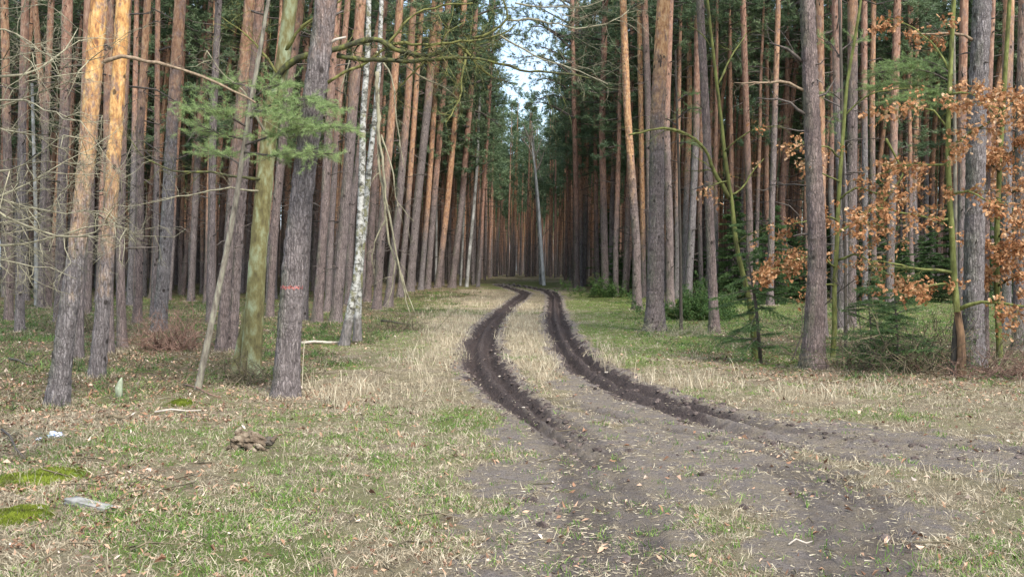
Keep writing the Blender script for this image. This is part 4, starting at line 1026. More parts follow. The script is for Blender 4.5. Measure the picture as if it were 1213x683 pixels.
green_boughs(o, [([(1131,100),(1105,86),(1075,80),(1042,86)], 2.6, -.4), ([(1131,108),(1100,102),(1065,98),(1038,104)], 2.6, .5), ([(1131,118),(1105,110),(1085,112),(1060,118)], 2.4, -.6), ([(1130,90),(1110,76),(1090,70),(1060,74)], 2.2, .3),
                 ([(1131,118),(1120,110),(1102,122)], 2, -.3)], Y0, rng, M['needle_near'], spread=.30, ns=8, tone=.35)
o, Y0 = thing('young_pine', 'wispy young pine with sparse tufts beside the yellow green mossy sapling', 'young pine', (1002, 412))
stem(o, [(1002,412),(1001,300),(998,180),(996,60),(994,0)], 4, 3, M['dark_stem'], rng, flare=.05, extra=1)
green_boughs(o, [([(996,70),(985,52),(972,45)], 2, .3), ([(998,120),(984,108),(972,112)], 2, -.3), ([(996,60),(1012,48),(1024,46)], 2, .2), ([(998,130),(985,140),(978,150)], 2, -.2)], Y0, rng, M['needle_near'], spread=.2, ns=2, tone=.35)
o, Y0 = thing('young_pine', 'thin pine sapling with faint green tufts right of the stout roadside pine', 'young pine', (807, 390))
stem(o, [(807,390),(806,300),(804,200),(801,100),(800,60)], 4, 2, M['dark_stem'], rng, flare=.05)
green_boughs(o, [([(803,150),(790,140),(778,142)], 2, .3), ([(803,140),(818,128),(832,130)], 2, -.3), ([(802,120),(812,112),(822,110)], 2, .3), ([(803,170),(814,168),(824,172)], 2, .3)], Y0, rng, M['needle_near'], spread=.3, ns=3, tone=.35)

# ---- oaks with withered leaves
def leafy_oak(o, Y, boughs, rng, mat, nleaf, size=.072):
    for px, w0, w1, ntw, tl, dY, dens in boughs:
        tips = []
        bough(o, px, Y, w0, w1, mat, rng, ntw=ntw, tlen=tl, lev=2, dY=dY, tips=tips, kids=3, droop=-.03, wander=.5, flat=.38)
        if dens <= 0: continue
        P = np.array([t_[0] for t_ in tips]); k = int(nleaf * dens); c = P[rng.integers(0, len(P), max(1, k // 4))]
        Pl = np.repeat(c, 4, 0) + rng.normal(0, .045, (len(c) * 4, 3)); g = Geo(); oak_leaves(g, Pl, rng, size)
        link('leaves', g.mesh('leaves'), [M['oak_leaf']], o)
o, Y0 = thing('oak_sapling', 'young oak with peeled orange foot and curled brown leaves beside a thick pine', 'oak sapling', (1140, 447))
stem(o, [(1140,446),(1139,400),(1134,368)], 11, 8, M['peeled'], rng, 'trunk_foot', flare=.1)
stem(o, [(1134,369),(1130,330),(1129,300),(1126,250),(1123,200),(1123,150),(1126,80),(1130,0)], 7.5, 4, M['sap_green'], rng, Y=Y0, low=0, flare=0, extra=1)
stem(o, [(1129,443),(1131,410),(1133,380),(1136,366)], 8, 7, M['dark_stem'], rng, 'side_stem', Y=Y0 + .2, flare=.1)
leafy_oak(o, Y0, [([(1130,322),(1112,318),(1090,322),(1060,314),(1033,309)], 4, 1.2, 9, .5, -.3, .06), ([(1136,366),(1150,360),(1168,357),(1190,356),(1213,362),(1235,362)], 5, 2, 10, .5, -.6, .9),
                  ([(1125,258),(1100,256),(1070,250),(1040,244),(1028,250)], 3.4, 1, 10, .5, -.4, .8), ([(1124,195),(1100,198),(1075,196),(1048,205)], 3, 1, 9, .5, .4, .55), ([(1124,185),(1132,165),(1150,156),(1168,150),(1185,130)], 5, 1.6, 9, .5, -.8, .9),
                  ([(1132,345),(1120,335),(1100,338),(1090,345)], 3, 1, 6, .35, -.6, .5), ([(1127,90),(1110,60),(1090,40),(1062,22)], 3, 1, 8, .45, .3, .5), ([(1125,110),(1145,108),(1165,118),(1185,120)], 3, 1, 7, .5, -.6, .6),
                  ([(1124,150),(1105,132),(1085,128),(1072,122)], 3, 1, 7, .45, .2, .45), ([(1126,230),(1150,225),(1170,238),(1190,240)], 3, 1, 7, .4, -.7, .5)], rng, M['sap_green'], 430)
o, Y0 = thing('oak_sapling', 'mossy stemmed oak sapling densely hung with rusty leaves at the right edge', 'oak sapling', (1185, 425))
stem(o, [(1185,425),(1182,370),(1180,300),(1184,200),(1190,100),(1196,0)], 7, 3.5, M['sap_green'], rng, flare=.1, extra=1)
leafy_oak(o, Y0, [([(1181,340),(1195,330),(1212,325),(1230,318)], 3, 1, 9, .55, -.6, 1.), ([(1181,300),(1168,290),(1158,280)], 3, 1, 8, .4, -.5, .6), ([(1181,280),(1198,268),(1215,262)], 3, 1, 9, .55, -.6, 1.), ([(1183,240),(1200,228),(1222,222)], 3, 1, 9, .55, .3, 1.),
                  ([(1184,205),(1170,190),(1160,186)], 3, 1, 7, .4, -.4, .7), ([(1185,190),(1200,175),(1220,160)], 3, 1, 9, .55, -.5, 1.), ([(1188,130),(1204,120),(1222,118)], 3, 1, 9, .5, .3, .8), ([(1187,140),(1172,128),(1160,112)], 3, 1, 7, .45, -.3, .6),
                  ([(1180,315),(1192,300),(1206,295)], 3, 1, 8, .45, -.8, 1.), ([(1181,330),(1170,322),(1162,330)], 3, 1, 6, .3, -.3, .4)], rng, M['moss_dark'], 480)
o, Y0 = thing('oak_sapling', 'yellow green mossy sapling with brown leaves right of the dark grey pine', 'oak sapling', (986, 425))
stem(o, [(986,425),(989,385),(988,345),(991,300),(993,240),(997,180),(1001,130),(1003,100),(1012,50),(1020,0)], 6.5, 2.2, M['sap_green'], rng, flare=.1, extra=.5)
leafy_oak(o, Y0, [([(990,318),(970,305),(950,302),(930,312),(918,318)], 3, 1, 14, .4, -1.6, 2.2), ([(990,310),(1010,300),(1030,312),(1052,325)], 3, 1, 10, .4, -.6, .8), ([(992,262),(970,252),(955,262),(940,265)], 2.6, 1, 7, .4, -1.4, .5),
                  ([(993,235),(1015,222),(1040,232),(1060,228)], 2.6, 1, 9, .45, -.5, .8), ([(994,215),(975,205),(955,200)], 2.4, .8, 6, .4, -1.5, .35), ([(997,185),(970,172),(945,170)], 2.4, .8, 6, .4, -1.2, .3), ([(992,275),(1012,262),(1035,262),(1048,270)], 2.6, 1, 9, .4, .3, .8),
                  ([(1000,140),(1030,112),(1062,104),(1095,108)], 2.4, 1, 5, .4, -.3, .0), ([(988,340),(975,335),(960,345)], 2.4, 1, 5, .3, -.6, .15), ([(1050,165),(1075,200),(1050,240),(1010,262)], 3, 1, 4, .4, .2, .1)], rng, M['sap_green'], 320, .07)

# ---- the crooked mossy tree behind the young spruce
o, Y0 = thing('broadleaf_tree', 'crooked mossy green tree arching over the young spruce', 'broadleaf tree', (895, 424))
stem(o, [(895,424),(892,385),(887,350),(880,325),(872,290),(867,240),(860,195),(854,140),(848,90),(838,0)], 7.5, 2.4, M['sap_dark'], rng, flare=.1, extra=2)
leafy_oak(o, Y0, [([(866,235),(852,205),(840,180),(818,162),(790,153),(762,157),(745,160)], 5, 1.6, 7, .45, -.5, 0), ([(865,232),(880,225),(890,205),(905,188)], 3, 1, 6, .45, .3, .05), ([(862,215),(850,218),(838,222)], 2, .8, 6, .35, -.3, .2), ([(850,100),(866,70),(884,40)], 3, 1, 6, .5, .3, 0),
                  ([(872,292),(885,278),(900,272)], 2.4, .8, 5, .4, -.3, .12), ([(858,180),(880,160),(905,150),(930,150)], 2, .7, 7, .4, -.6, .06), ([(845,60),(830,40),(815,30)], 2, .7, 6, .5, .2, 0)], rng, M['sap_dark'], 200, .07)

# ---- bare lichened tree outside the left edge whose twigs hang into view
o = link('bare_tree', None, label='bare tree whose fan of grey lichened twigs hangs in from the left edge', cat='bare tree', loc=Vector((-4.75, 7.6, float(base_h(-4.75, 7.6)))))
g, q1, rad, q = trunk_mesh('trunk', [(0, 0, -.1), (.05, 0, 1.2), (-.05, .1, 2.6), (.1, 0, 4.2), (0, .1, 6)], [.11, .10, .08, .06, .03], 16, .1, rng)
link('trunk', g.mesh('trunk', smooth=True), [M['lichen_bark']], o)
for px, w0, w1, n_, tl in [([(-110,130),(0,93),(50,89),(72,65),(88,50),(92,34)], 6, 2, 8, .5), ([(-110,160),(0,122),(40,110),(78,98),(100,86)], 5, 1.5, 9, .5), ([(-110,60),(0,28),(28,52),(60,66),(105,72)], 4, 1.3, 7, .5), ([(-110,150),(0,113),(50,126),(75,138),(95,143)], 4, 1.3, 8, .5),
                       ([(-110,200),(0,252),(30,265),(60,274),(110,280),(125,262)], 6, 2, 12, .5), ([(-110,260),(0,299),(40,292),(80,284),(115,268),(150,270)], 5, 1.4, 12, .5), ([(-110,240),(0,232),(35,215),(60,200),(95,182)], 5, 1.3, 12, .5), ([(-110,230),(0,238),(45,250),(90,252),(122,250)], 4, 1.2, 10, .5),
                       ([(-110,180),(0,205),(30,200),(55,180),(75,160)], 4, 1.2, 10, .5), ([(-110,120),(0,150),(30,160),(60,166),(88,160)], 4, 1.2, 9, .45), ([(-110,270),(0,262),(40,255),(70,235),(85,215)], 4, 1.2, 10, .5), ([(-110,280),(0,312),(40,318),(90,330)], 3.5, 1, 8, .45),
                       ([(-110,30),(0,5),(30,12),(60,5)], 3, 1, 6, .4), ([(-110,250),(0,275),(30,290),(58,310)], 3, 1, 8, .45), ([(-110,100),(0,75),(40,66),(70,58)], 3, 1, 6, .45)]:
    bough(o, px, 7.6, w0 * .62, w1 * .5, M['lichen_twig'], rng, ntw=int(n_ * 1.3), tlen=tl, lev=2, dY=rng.uniform(-1, .8), kids=4, wander=.75, droop=.0, tr=.45)

# ---- single dead boughs on pines
for txt, px, w0, w1, mt, ntw in [('nearest pine at the left', [(115,76),(135,70),(165,69),(200,77),(240,93),(280,108),(303,122)], 5.5, 2.5, 'pale_branch', 0), ('glimpsed between', [(130,188),(160,178),(190,180)], 2, 1, 'dead', 3),
    ('with pale dead boughs', [(957,110),(935,99),(905,97),(870,98)], 4.5, 1.4, 'pale_branch', 4), ('with pale dead boughs', [(950,72),(930,58),(912,51)], 4.5, 1.4, 'dead', 3), ('with pale dead boughs', [(952,137),(930,122),(897,116)], 4, 1.2, 'dead', 4),
    ('thick dark grey pine beside', [(1153,50),(1140,43),(1115,42),(1070,40)], 4.5, 2, 'pale_branch', 2), ('crooked pine', [(742,112),(722,101),(700,86),(672,72)], 3, 1, 'pale_branch', 5), ('crooked pine', [(748,152),(725,150),(692,147)], 2.4, 1, 'pale_branch', 3),
    ('crooked pine', [(740,60),(715,48),(690,40),(660,44)], 2.4, .8, 'dead', 8), ('crooked pine', [(738,25),(712,16),(685,22),(662,16)], 2.2, .8, 'pale_branch', 8), ('stout straight', [(776,165),(765,178),(780,170)], 3, 1.5, 'dead', 0),
    ('painted' if False else 'red paint band', [(376,46),(390,38)], 5, 3.5, 'wood_pale', 0), ('red paint band', [(384,55),(398,47),(410,44)], 4, 2, 'wood_pale', 0), ('red paint band', [(368,195),(360,188),(352,192)], 4, 2, 'dead', 0)]:
    r_ = find(txt); bough(r_, px, r_.location.y, w0, w1, M[mt], rng, name='dead_bough', ntw=ntw, tlen=.5, lev=1)

def sky_boughs(root, lst, rng):
    Y = root.location.y
    for px, w in lst:
        n = len(px); W = np.array([tuple(at(a, b_, Y + rng.uniform(-.6, .6)) - root.location) for a, b_ in px]); g = Geo()
        pts, rad, q = resample(W, np.linspace(w * Y / F / 2, .012, n), .3); g.tube(pts, rad, 5, .4, 0); P = []; Q = []
        for i in range(len(pts) // 4, len(pts)):
            d = pts[min(i + 1, len(pts) - 1)] - pts[i - 1]; d /= np.linalg.norm(d)
            for _ in range(6):
                s = d * .6 + rng.normal(0, .6, 3); s /= np.linalg.norm(s); L = rng.uniform(.15, .8); e = pts[i] + s * L; g.tube([pts[i], e], [.010, .005], 3, .4, 0)
                if rng.random() < .8: P.append(e); Q.append(s)
        sprays(g, P, Q, rng, n=26, L=.22, nl=.18, w=.028, m=1); link('needled_bough', g.mesh('needled_bough'), [M['dead'], M['needle_far']], root)
sky_boughs(find('close pair right of the sky gap, left'), [([(680,140),(660,128),(640,120),(622,126)], 3), ([(679,90),(655,72),(632,66),(610,70)], 3), ([(679,60),(660,42),(640,30),(618,34)], 3), ([(678,30),(655,18),(630,4)], 3), ([(679,110),(662,98),(645,92),(632,98)], 2.4),
    ([(679,60),(700,48),(716,40)], 2.5), ([(679,100),(698,92),(712,95)], 2.5), ([(678,15),(660,-5),(640,-20)], 3), ([(678,50),(650,34),(625,20),(606,18)], 3), ([(679,75),(650,58),(628,52)], 3), ([(680,120),(655,112),(636,118)], 2.4), ([(678,5),(650,-8),(620,-6)], 3)], rng)
sky_boughs(find('last thick leaning pine'), [([(560,60),(585,50),(605,40),(625,44)], 3), ([(558,100),(580,92),(600,96),(612,104)], 3), ([(562,20),(590,8),(615,10)], 3), ([(557,130),(575,135),(592,150)], 2.5), ([(558,90),(540,80),(520,84)], 2.5), ([(556,150),(535,148),(515,160)], 2.5)], rng)
# red forester's paint on the thickest pine: a worn band and dots, hugging the bark
m, t, b = newmat('red_paint', .8, .2); co = t.nodes.new('ShaderNodeTexCoord').outputs['Object']
t.links.new(ramp(t, noise_(t, co, 45, 3).outputs['Fac'], [(.42, (.20, .13, .13)), (.52, (.36, .13, .11))]), b.inputs['Base Color'])
px_ = find('red paint band'); tr_ = [c for c in px_.children if c.name.startswith('trunk')][0]
tree_v = np.array([v.co[:] for v in tr_.data.vertices])
def paint(z0, z1, a0, a1):
    g = Geo(); n = 26; rows = 4; vv = []
    for i in range(rows):
        z = z0 + (z1 - z0) * i / (rows - 1); k = tree_v[abs(tree_v[:, 2] - z) < .05]; c = k.mean(0); 
        for j in range(n):
            th = a0 + (a1 - a0) * j / (n - 1); dv = k - c; an = np.arctan2(dv[:, 1], dv[:, 0]); w_ = np.exp(-((np.angle(np.exp(1j * (an - th)))) / .12) ** 2) + 1e-6
            rr = (np.hypot(dv[:, 0], dv[:, 1]) * w_).sum() / w_.sum() + .004
            zz = z + .012 * math.sin(j * 1.7 + i) + (.02 * (rng.random() - .5) if i in (0, rows - 1) else 0)
            vv.append((c[0] + rr * math.cos(th), c[1] + rr * math.sin(th), zz))
    q = [[i * n + j, i * n + j + 1, (i + 1) * n + j + 1, (i + 1) * n + j] for i in range(rows - 1) for j in range(n - 1)]; q = np.array(q)
    g.add(vv, np.concatenate([q[:, [0, 1, 2]], q[:, [0, 2, 3]]])); return g.mesh('paint_mark', smooth=True)
zb = at(345, 340, px_.location.y).z - px_.location.z
link('paint_mark', paint(zb - .016, zb + .016, R(-165), R(-20)), [m], px_)

# ============================================================ SPRUCES AND SHRUBS
def spruce_parts(H, Rm, nl, rng, stemr=.03, z0=.3, nper=7, ns=6, nn=26, nl_=.035, w=.006):
    gs = Geo(); gs.tube([(0, 0, -.1), (.02, 0, H * .4), (-.03, .02, H * .8), (0, 0, H)], [stemr, stemr * .8, stemr * .4, .004], 8, .5, 0)
    g = Geo(); P = []; Q = []
    for i in range(nl):
        f = (i + .5 * rng.random()) / nl; z = z0 + (H - z0) * f
        for k in range(nper):
            th = rng.random() * 6.283; L = Rm * (1 - f * .92) * rng.uniform(.35, 1.2); d = np.array([math.cos(th), math.sin(th), rng.normal(-.10, .22) + .25 * f])
            p0 = np.array([0, 0, z + rng.normal(0, .22) * min(1, H / 4)]); e = p0 + d * L + [0, 0, -.10 * L]; mid = p0 + d * L * .5
            g.tube([p0, mid, e], [.006 + .004 * L, .005, .002], 4, .4, 0)
            for s in np.linspace(.2, 1, ns):
                c = p0 + (e - p0) * s
                for sg in (-1, 1):
                    sd = d * .6 + sg * np.array([-d[1], d[0], 0]) * .8 + [0, 0, -.15]; l2 = L * .30 * (1.15 - s * .6)
                    for u in np.arange(0, l2, .10): P.append(c + sd * u); Q.append(sd + rng.normal(0, .1, 3))
                P.append(c); Q.append(d)
    sprays(g, P, Q, rng, n=nn, L=.12, nl=nl_, w=w, m=1)
    return gs, g
def spruce_thing(name, label, cat, loc, parts, mats=('dark_stem', 'spruce'), group=None):
    o = link(name, None, label=label, cat=cat, group=group, loc=loc)
    link('trunk', parts[0].mesh('trunk', smooth=True), [M['dark_stem']], o)
    link('needled_boughs', parts[1].mesh('needled_boughs'), [M['dead'], M['spruce']], o); return o
g0 = G(901, 430)
o = spruce_thing('young_spruce', 'leaning young spruce with sparse drooping dark boughs beside the dark grey pine', 'young spruce', g0, spruce_parts(2.3, 1.1, 9, rng, .035, .35, 4, 7, 34, .034, .006)); o.rotation_euler = (0, R(-6), 0)
g0 = G(1062, 440)
o = spruce_thing('young_spruce', 'knee high straggly spruce in the brushwood left of the oak sapling', 'young spruce', g0, spruce_parts(1.3, 1.1, 8, rng, .02, .15, 5, 6, 28, .034, .006))
g0 = G(1030, 434)
o = spruce_thing('young_spruce', 'low ragged spruce among dead twigs right of the mossy sapling', 'young spruce', g0, spruce_parts(1.5, .9, 8, rng, .02, .2, 5, 6, 26, .034, .006))
protoS = [spruce_thing('understory_spruce', 'x', 'spruce', Vector((0, 0, 0)), spruce_parts(h_, r_, 20, rng, .045, .4, 6, 5, 12, .10, .040)) for h_, r_ in ((6.5, 1.6), (5., 1.5))]
rg = random.Random(8); placed = []
for i, (pxx, Yd) in enumerate([(722, 63), (735, 57), (748, 60), (757, 54), (848, 52), (868, 47), (900, 48), (915, 42), (930, 50), (948, 44), (1000, 50), (1020, 43), (1040, 47), (1058, 52), (1075, 42), (1092, 48), (1110, 44), (1128, 50), (1145, 43), (1170, 47), (1186, 52), (1205, 44), (985, 56), (885, 58), (600 + 470, 60), (820, 62)]):
    x = (pxx - W2) / F * Yd; x += rg.uniform(-.3, .3)
    if i < 2: o = protoS[i]
    else: o = copy_thing(rg.choice(protoS))
    o.location = (x, Yd, float(base_h(x, Yd))); s = rg.uniform(.5, .9); o.scale = (s, s, s * rg.uniform(.8, 1.05)); o.rotation_euler = (0, 0, rg.uniform(0, 6.28))
    o['group'] = 'dark spruces under the right stand'; o['label'] = 'dark green spruce filling the gap between pine trunks right of the track'

def bush_mesh(name, rng, Rx, H, n, lev=2, r=.008, leafn=0, ls=.03, up=.9, spread=.7, kids=4, wander=.5):
    g = Geo(); tips = []
    for _ in range(n):
        p = np.array([rng.normal() * Rx * .42, rng.normal() * Rx * .25, -.02]); d = np.array([rng.normal() * spread, rng.normal() * spread, up])
        sprout(g, p, d, H * rng.uniform(.6, 1.2), r, lev, rng, wander, -.02, kids, tips)
    out = [g]
    if leafn:
        P = np.array([t_[0] for t_ in tips]); P = P[rng.integers(0, len(P), leafn)] + rng.normal(0, .04, (leafn, 3))
        gl = Geo(); gl.blades(P, rdirs(rng, leafn) + [0, 0, .3], ls * (.6 + .8 * rng.random(leafn)), ls * .35, a=np.clip(rng.normal(.5, .25, leafn), 0, 1), rng=rng); out.append(gl)
    return out
def bush(name, label, cat, px, Rx, H, n, mat, leafmat_=None, leafn=0, ls=.03, r=.008, group=None, **kw):
    g0 = G(*px); o = link(name, None, label=label, cat=cat, loc=g0, group=group); gs = bush_mesh(name, rng, Rx, H, n, r=r, leafn=leafn, ls=ls, **kw)
    link('twigs', gs[0].mesh('twigs'), [M[mat]], o)
    if leafn: link('foliage', gs[1].mesh('foliage'), [M[leafmat_]], o)
    return o
bush('broom_bush', 'dense green bush at the foot of pines right of the roadside pine', 'bush', (826, 378), 1.5, .8, 70, 'sap_green', 'shrub', 20000, .08, .008, up=.7, spread=.6)
bush('green_bush', 'smaller pale green bush at the left foot of the pines by the crooked pine', 'bush', (715, 352), 1.4, .7, 30, 'sap_green', 'shrub', 3000, .12, .006)
bush('dead_bush', 'reddish brown dead juniper bush in the left forest floor', 'dead bush', (203, 414), .6, .75, 60, 'red_brush', r=.011, up=.6, spread=.6)
bush('dead_bush', 'low dark dead bush left of the reddish brown juniper', 'dead bush', (100, 392), 1.5, .6, 60, 'brush', r=.011, up=.3)
bush('dead_bush', 'tangled olive brushwood between the mossy sapling and the oak', 'dead bush', (1075, 440), 1.9, .85, 90, 'brush', 'shrub', 4500, .035, .012, up=.6, spread=.8)
bush('dead_bush', 'brown twiggy heap at the far right foot of the pines', 'dead bush', (1202, 446), 1.2, .5, 90, 'red_brush', r=.010, up=.25, spread=.8)
bush('dead_bush', 'grey brush pile heaped against the lichened tree foot', 'dead bush', (305, 452), 1.1, .5, 80, 'brush', r=.010, up=.22, spread=.8)
bush('dead_bush', 'sparse dry brush at the foot of the stout roadside pine', 'dead bush', (805, 398), 1.2, .45, 60, 'lichen_twig', r=.008, up=.4)
bush('dead_bush', 'dark twiggy brush lying below the hanging birch boughs', 'dead bush', (472, 392), 1.4, .5, 70, 'brush', r=.010, up=.25)
bush('twig_pile', 'pile of grey dead twigs beside the blue and white litter', 'twig pile', (42, 521), .9, .32, 26, 'lichen_twig', r=.009, up=.06, spread=.9, wander=.25)
bush('sapling', 'thin dark leafless sapling between young spruce and dark grey pine', 'sapling', (937, 428), .1, 1.9, 1, 'dark_stem', r=.018, up=3, spread=.3, kids=7)
bush('sapling', 'spindly leafless sapling in brushwood right of the mossy sapling', 'sapling', (1027, 428), .1, 1.7, 1, 'dark_stem', r=.014, up=3, spread=.3, kids=7)

# low scrub of the forest floor
def scrub(name, n, dens, seed, h0, h1, wd, nb, tint=(0, 1)):
    return grass_mesh(name, n, dens, nb, h0, h1, wd, seed, lean=.9, tint=tint, grow=.5)
link('bilberry_scrub', scrub('bilberry_scrub', 70000, lambda f, x, y: f['forest'] * (.05 + .45 * (f['n1'] > .52)) * (1 - f['mud']) * np.where(f['px'] > 640, .7, 1. - .0 * y) * np.interp(y, [12, 20], [.35, 1]), 51, .05, .17, .006, 7), M['shrub'], label='low dark green bilberry scrub carpeting the forest floor', cat='undergrowth', kind='stuff')
link('dead_scrub', scrub('dead_scrub', 60000, lambda f, x, y: f['forest'] * .5 * (f['n2'] > .42) * (1 - f['mud']) * np.where(f['px'] > 640, .4, 1.), 52, .04, .14, .005, 6), M['brush'], label='brown dry undergrowth on the forest floor', cat='dry undergrowth', kind='stuff')

# ============================================================ SMALL THINGS ON THE GROUND
def cushion(name, label, cat, px, rx, ry, h, mat, seed):
    g0 = G(*px); n = 40; r_ = np.random.default_rng(seed); vv = []; Tn = []
    u, v_ = np.meshgrid(np.linspace(-1, 1, n), np.linspace(-1, 1, n)); u, v_ = u.ravel(), v_.ravel()
    rr = np.hypot(u, v_) + (fbm(u + seed, v_, .6, seed) - .5) * .9
    z = h * (1 - sst(.25, 1.0, rr)) * (.5 + fbm(u * rx, v_ * ry, .10, seed + 2) * .9) - .012
    X_, Y_ = u * rx, v_ * ry; zz = ground_z(X_ + g0.x, Y_ + g0.y) - g0.z + z
    q = [[i * n + j, i * n + j + 1, (i + 1) * n + j + 1, (i + 1) * n + j] for i in range(n - 1) for j in range(n - 1)]; q = np.array(q); q = q[(rr[q] < 1.0).all(1)]
    g = Geo(); g.add(np.stack([X_, Y_, zz], 1), np.concatenate([q[:, [0, 1, 2]], q[:, [0, 2, 3]]]))
    # fuzzy shoots over the cushion
    k = r_.integers(0, len(u), 9000); k = k[rr[k] < .95]; B = np.stack([X_[k] + r_.normal(0, rx / n, len(k)), Y_[k] + r_.normal(0, ry / n, len(k)), zz[k]], 1)
    g.blades(B, r_.normal(0, .5, (len(k), 3)) + [0, 0, 1], .022, .006, a=r_.random(len(k)), rng=r_)
    return link(name, g.mesh(name, smooth=True), [M[mat]], label=label, cat=cat, loc=g0)
cushion('moss_cushion', 'bright yellow green moss cushion at the left edge of the clearing', 'moss', (38, 568), .44, .55, .05, 'moss', 3)
cushion('moss_cushion', 'small olive moss cushion at the lower left edge, below the bright one', 'moss', (14, 612), .26, .30, .04, 'moss', 7)
cushion('moss_cushion', 'small moss tuft near the foot of the leaning young pine', 'moss', (216, 478), .18, .3, .04, 'moss', 11)
def chunk(name, label, cat, px, dims, mat, seed, rot=0, lift=.5, sub=3, amp=.22, bev=False, tilt=0):
    import bmesh
    g0 = G(*px); bm = bmesh.new(); bmesh.ops.create_icosphere(bm, subdivisions=sub + 1, radius=1) if not bev else bmesh.ops.create_cube(bm, size=2)
    if bev:
        bmesh.ops.subdivide_edges(bm, edges=bm.edges[:], cuts=7, use_grid_fill=True)
    for v in bm.verts:
        p = v.co.copy(); k = 1 + amp * mnoise.fractal((p.x * 1.6 + seed, p.y * 1.6, p.z * 1.6), 1, 2, 4); v.co = Vector((p.x * dims[0], p.y * dims[1], p.z * dims[2])) * k
    me = D.meshes.new(name); bm.to_mesh(me); bm.free(); me.shade_smooth()
    a_ = me.attributes.new('tint', 'FLOAT', 'POINT'); a_.data.foreach_set('value', np.full(len(me.vertices), .5, np.float32))
    o = link(name, me, [M[mat]], label=label, cat=cat, loc=(g0.x, g0.y, float(ground_z(g0.x, g0.y)) + dims[2] * lift)); o.rotation_euler = (0, R(tilt), R(rot)); return o
M['slab'] = simple('grey_slab', (.12, .115, .10), (.25, .24, .22), 18, c2=(.34, .33, .31), stretch=(1, 1, 1))
chunk('stone_slab', 'half buried pale grey slab lying in the leaves at lower left', 'slab', (108, 600), (.21, .05, .022), 'slab', 2, -28, .25, bev=True, amp=.10, tilt=4)
chunk('stone', 'small flat grey stone beside the olive moss cushion', 'stone', (40, 604), (.055, .04, .016), 'slab', 5)
# torn root stump: a block with upturned spur, side knob and roots
g0 = G(300, 532); o = link('root_stump', None, label='torn brown root stump lying in the grass of the clearing', cat='root stump', loc=g0)
def gnarl(pts, rad, n, wob, seed):
    P, rr_, q = resample(pts, rad, .012); g = Geo(); g.tube(P, rr_, n, .5, 0)
    V = g.V[0]
    for i in range(len(V)):
        c = P[min(i // n, len(P) - 1)]; v = V[i]
        k = 1 + wob * mnoise.fractal((v[0] * 14 + seed, v[1] * 34, v[2] * 30), 1, 2, 4); V[i] = c + (v - c) * k
    return g.mesh('root', smooth=False)
link('block', gnarl([(-.17, 0, .03), (-.11, 0, .08), (-.02, .01, .085), (.07, 0, .07), (.12, 0, .06)], [.05, .075, .07, .05, .035], 22, .55, 1), [M['rot_wood']], o)
link('spur', gnarl([(-.12, 0, .06), (-.125, 0, .12), (-.12, -.01, .17), (-.11, 0, .20)], [.055, .045, .028, .006], 16, .6, 5), [M['rot_wood']], o)
link('knot', gnarl([(.11, .01, .06), (.15, .01, .075), (.18, .01, .08)], [.038, .045, .03], 16, .5, 8), [M['dark_stem']], o)
for pts, sd_ in (([(-.15, 0, .03), (-.20, -.03, .025), (-.235, -.05, .0)], 1), ([(-.05, -.05, .05), (.0, -.09, .03), (.06, -.12, 0)], 2), ([(.02, -.03, .05), (.08, -.08, .03), (.15, -.07, 0)], 3), ([(.16, 0, .07), (.19, .02, .10), (.20, .02, .13)], 4)):
    link('root', gnarl(pts, [.028, .02, .008], 12, .7, sd_), [M['rot_wood']], o)
# stake
g0 = G(141, 470); g = Geo(); hh_ = 22 * g0.y / F; g.tube([(0, 0, -.05), (.0, 0, hh_ * .5), (.02, 0, hh_ * .8), (.035, 0, hh_ * 1.05)], [.042, .045, .03, .006], 9, .8, 0, .15, rng)
M['stake'] = simple('lichened_stake', (.16, .17, .12), (.33, .38, .27), 25)
link('broken_stake', g.mesh('broken_stake', smooth=True), [M['stake']], label='short broken stake covered in pale green lichen', cat='stake', loc=g0)
def pole(name, label, px0, px1, w0, w1, mat, cat='fallen branch', lift=.03):
    a, b_ = G(*px0), G(*px1); d = b_ - a; r0, r1 = w0 * a.y / F / 2, w1 * b_.y / F / 2; P = [Vector((0, 0, lift)), d * .35 + Vector((0, .02, lift + .02)), d * .7 + Vector((0, -.02, lift)), d + Vector((0, 0, lift))]
    g = Geo(); g.tube(P, [r0, r0 * .9, (r0 + r1) / 2, r1], 8, .6, 0, .1, rng); link(name, g.mesh(name, smooth=True), [M[mat]], label=label, cat=cat, loc=a)
pole('fallen_branch', 'pale barkless branch lying between thickest pine and the birch', (356, 408), (402, 407), 4, 2.6, 'wood_pale')
pole('fallen_branch', 'thin straight pale stick on the ground under the leaning young pine', (183, 491), (238, 489), 2.6, 1.6, 'wood_pale')
pole('fallen_branch', 'curved brown stick at the foot of the leaning young pine', (218, 458), (262, 474), 2.4, 1.2, 'red_brush')
pole('fallen_branch', 'thick short dark branch in the leaves below the orange topped pines', (126, 497), (148, 498), 4, 3, 'brush')
pole('fallen_branch', 'dark fallen branch in grass right of the birch', (452, 381), (486, 386), 3, 1.6, 'dark_stem')
pole('fallen_branch', 'long dark branch in the foreground edge of the left forest floor', (10, 427), (40, 435), 3, 1.6, 'dark_stem')
pole('fallen_branch', 'bent stick half in grass beside the bright moss', (2, 512), (30, 547), 2.6, 1.4, 'dead')
pole('fallen_branch', 'leaning dead stick rising from brushwood left of the oak', (1098, 410), (1128, 433), 2.4, 1.4, 'brush', lift=.12)
pole('fallen_branch', 'small pale stick on bare earth in the lower right', (934, 647), (962, 643), 2.5, 1.5, 'wood_pale', lift=.01)
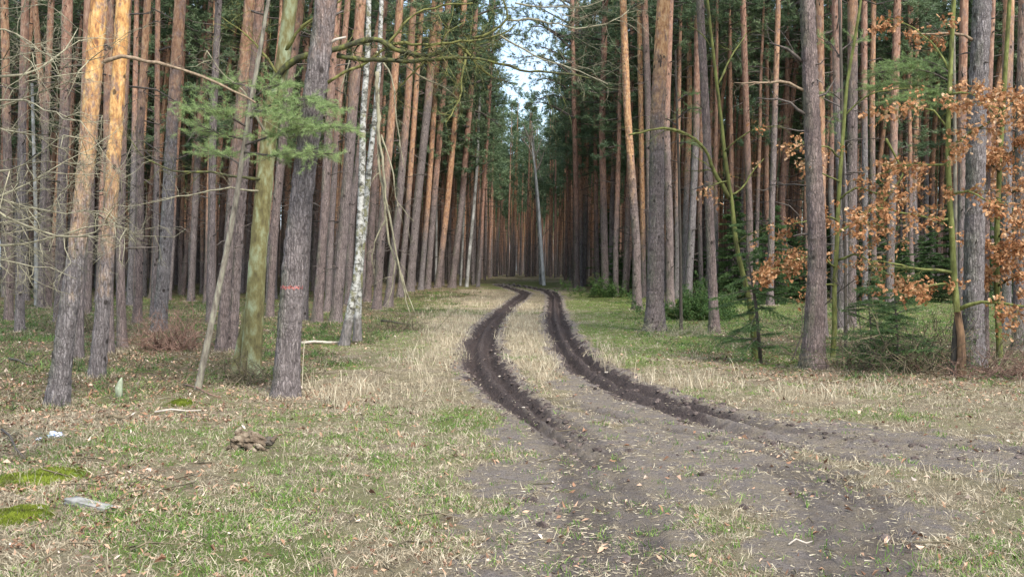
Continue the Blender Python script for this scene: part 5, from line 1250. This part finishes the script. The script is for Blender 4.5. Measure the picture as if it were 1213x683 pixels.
# dry reed stalk by the thickest pine
g0 = G(358, 458); g = Geo(); g.tube([(0, 0, 0), (.01, 0, .3), (.03, 0, .58), (.045, 0, .64)], [.006, .005, .006, .003], 5, .8); link('reed_stalk', g.mesh('reed_stalk'), [M['straw']], label='single tall dry stalk beside the thickest pine', cat='stalk', loc=g0)
# litter: crumpled plastic
m, t, b = newmat('crumpled_plastic', .35, .5); co = t.nodes.new('ShaderNodeTexCoord').outputs['Object']
t.links.new(ramp(t, noise_(t, co, 14, 2).outputs['Fac'], [(.46, (.75, .76, .78)), (.5, (.12, .22, .50)), (.56, (.65, .68, .74))]), b.inputs['Base Color']); M['plastic'] = m
chunk('plastic_litter', 'crumpled blue and white plastic litter beside the twig pile', 'litter', (66, 517), (.06, .04, .03), 'plastic', 9, 20, .6, amp=.9)
chunk('plastic_litter', 'smaller blue scrap just left of the crumpled plastic', 'litter', (47, 521), (.03, .02, .014), 'plastic', 13, 70, .6, amp=.9)
for i, (a, b_) in enumerate([(601, 421), (587, 417), (571, 434), (657, 404), (696, 433), (719, 437), (620, 482), (592, 437)]):
    r_ = rng.uniform(.018, .034)
    o = chunk('pebble', 'pale stone chip lying in the dark mud of the ruts', 'pebble', (a, b_), (r_ * 1.5, r_, r_ * .5), 'wood_pale', i + 20, i * 40, .5, 1); o['group'] = 'pale stone chips in the ruts'

# ============================================================ HAZE
if HAZE:
    m = D.materials.new('haze_air'); m.use_nodes = True; t = m.node_tree; t.nodes.clear()
    oo = t.nodes.new('ShaderNodeOutputMaterial'); pv = t.nodes.new('ShaderNodeVolumePrincipled')
    pv.inputs['Density'].default_value = HAZE; pv.inputs['Color'].default_value = (.85, .93, 1.0, 1); pv.inputs['Anisotropy'].default_value = .2
    t.links.new(pv.outputs[0], oo.inputs['Volume'])
    import bmesh
    bm = bmesh.new(); bmesh.ops.create_cube(bm, size=1); me = D.meshes.new('haze'); bm.to_mesh(me); bm.free()
    o = link('haze', me, [m], kind='stuff'); o.scale = (900, 1100, 30); o.location = (0, 100, 13.5)
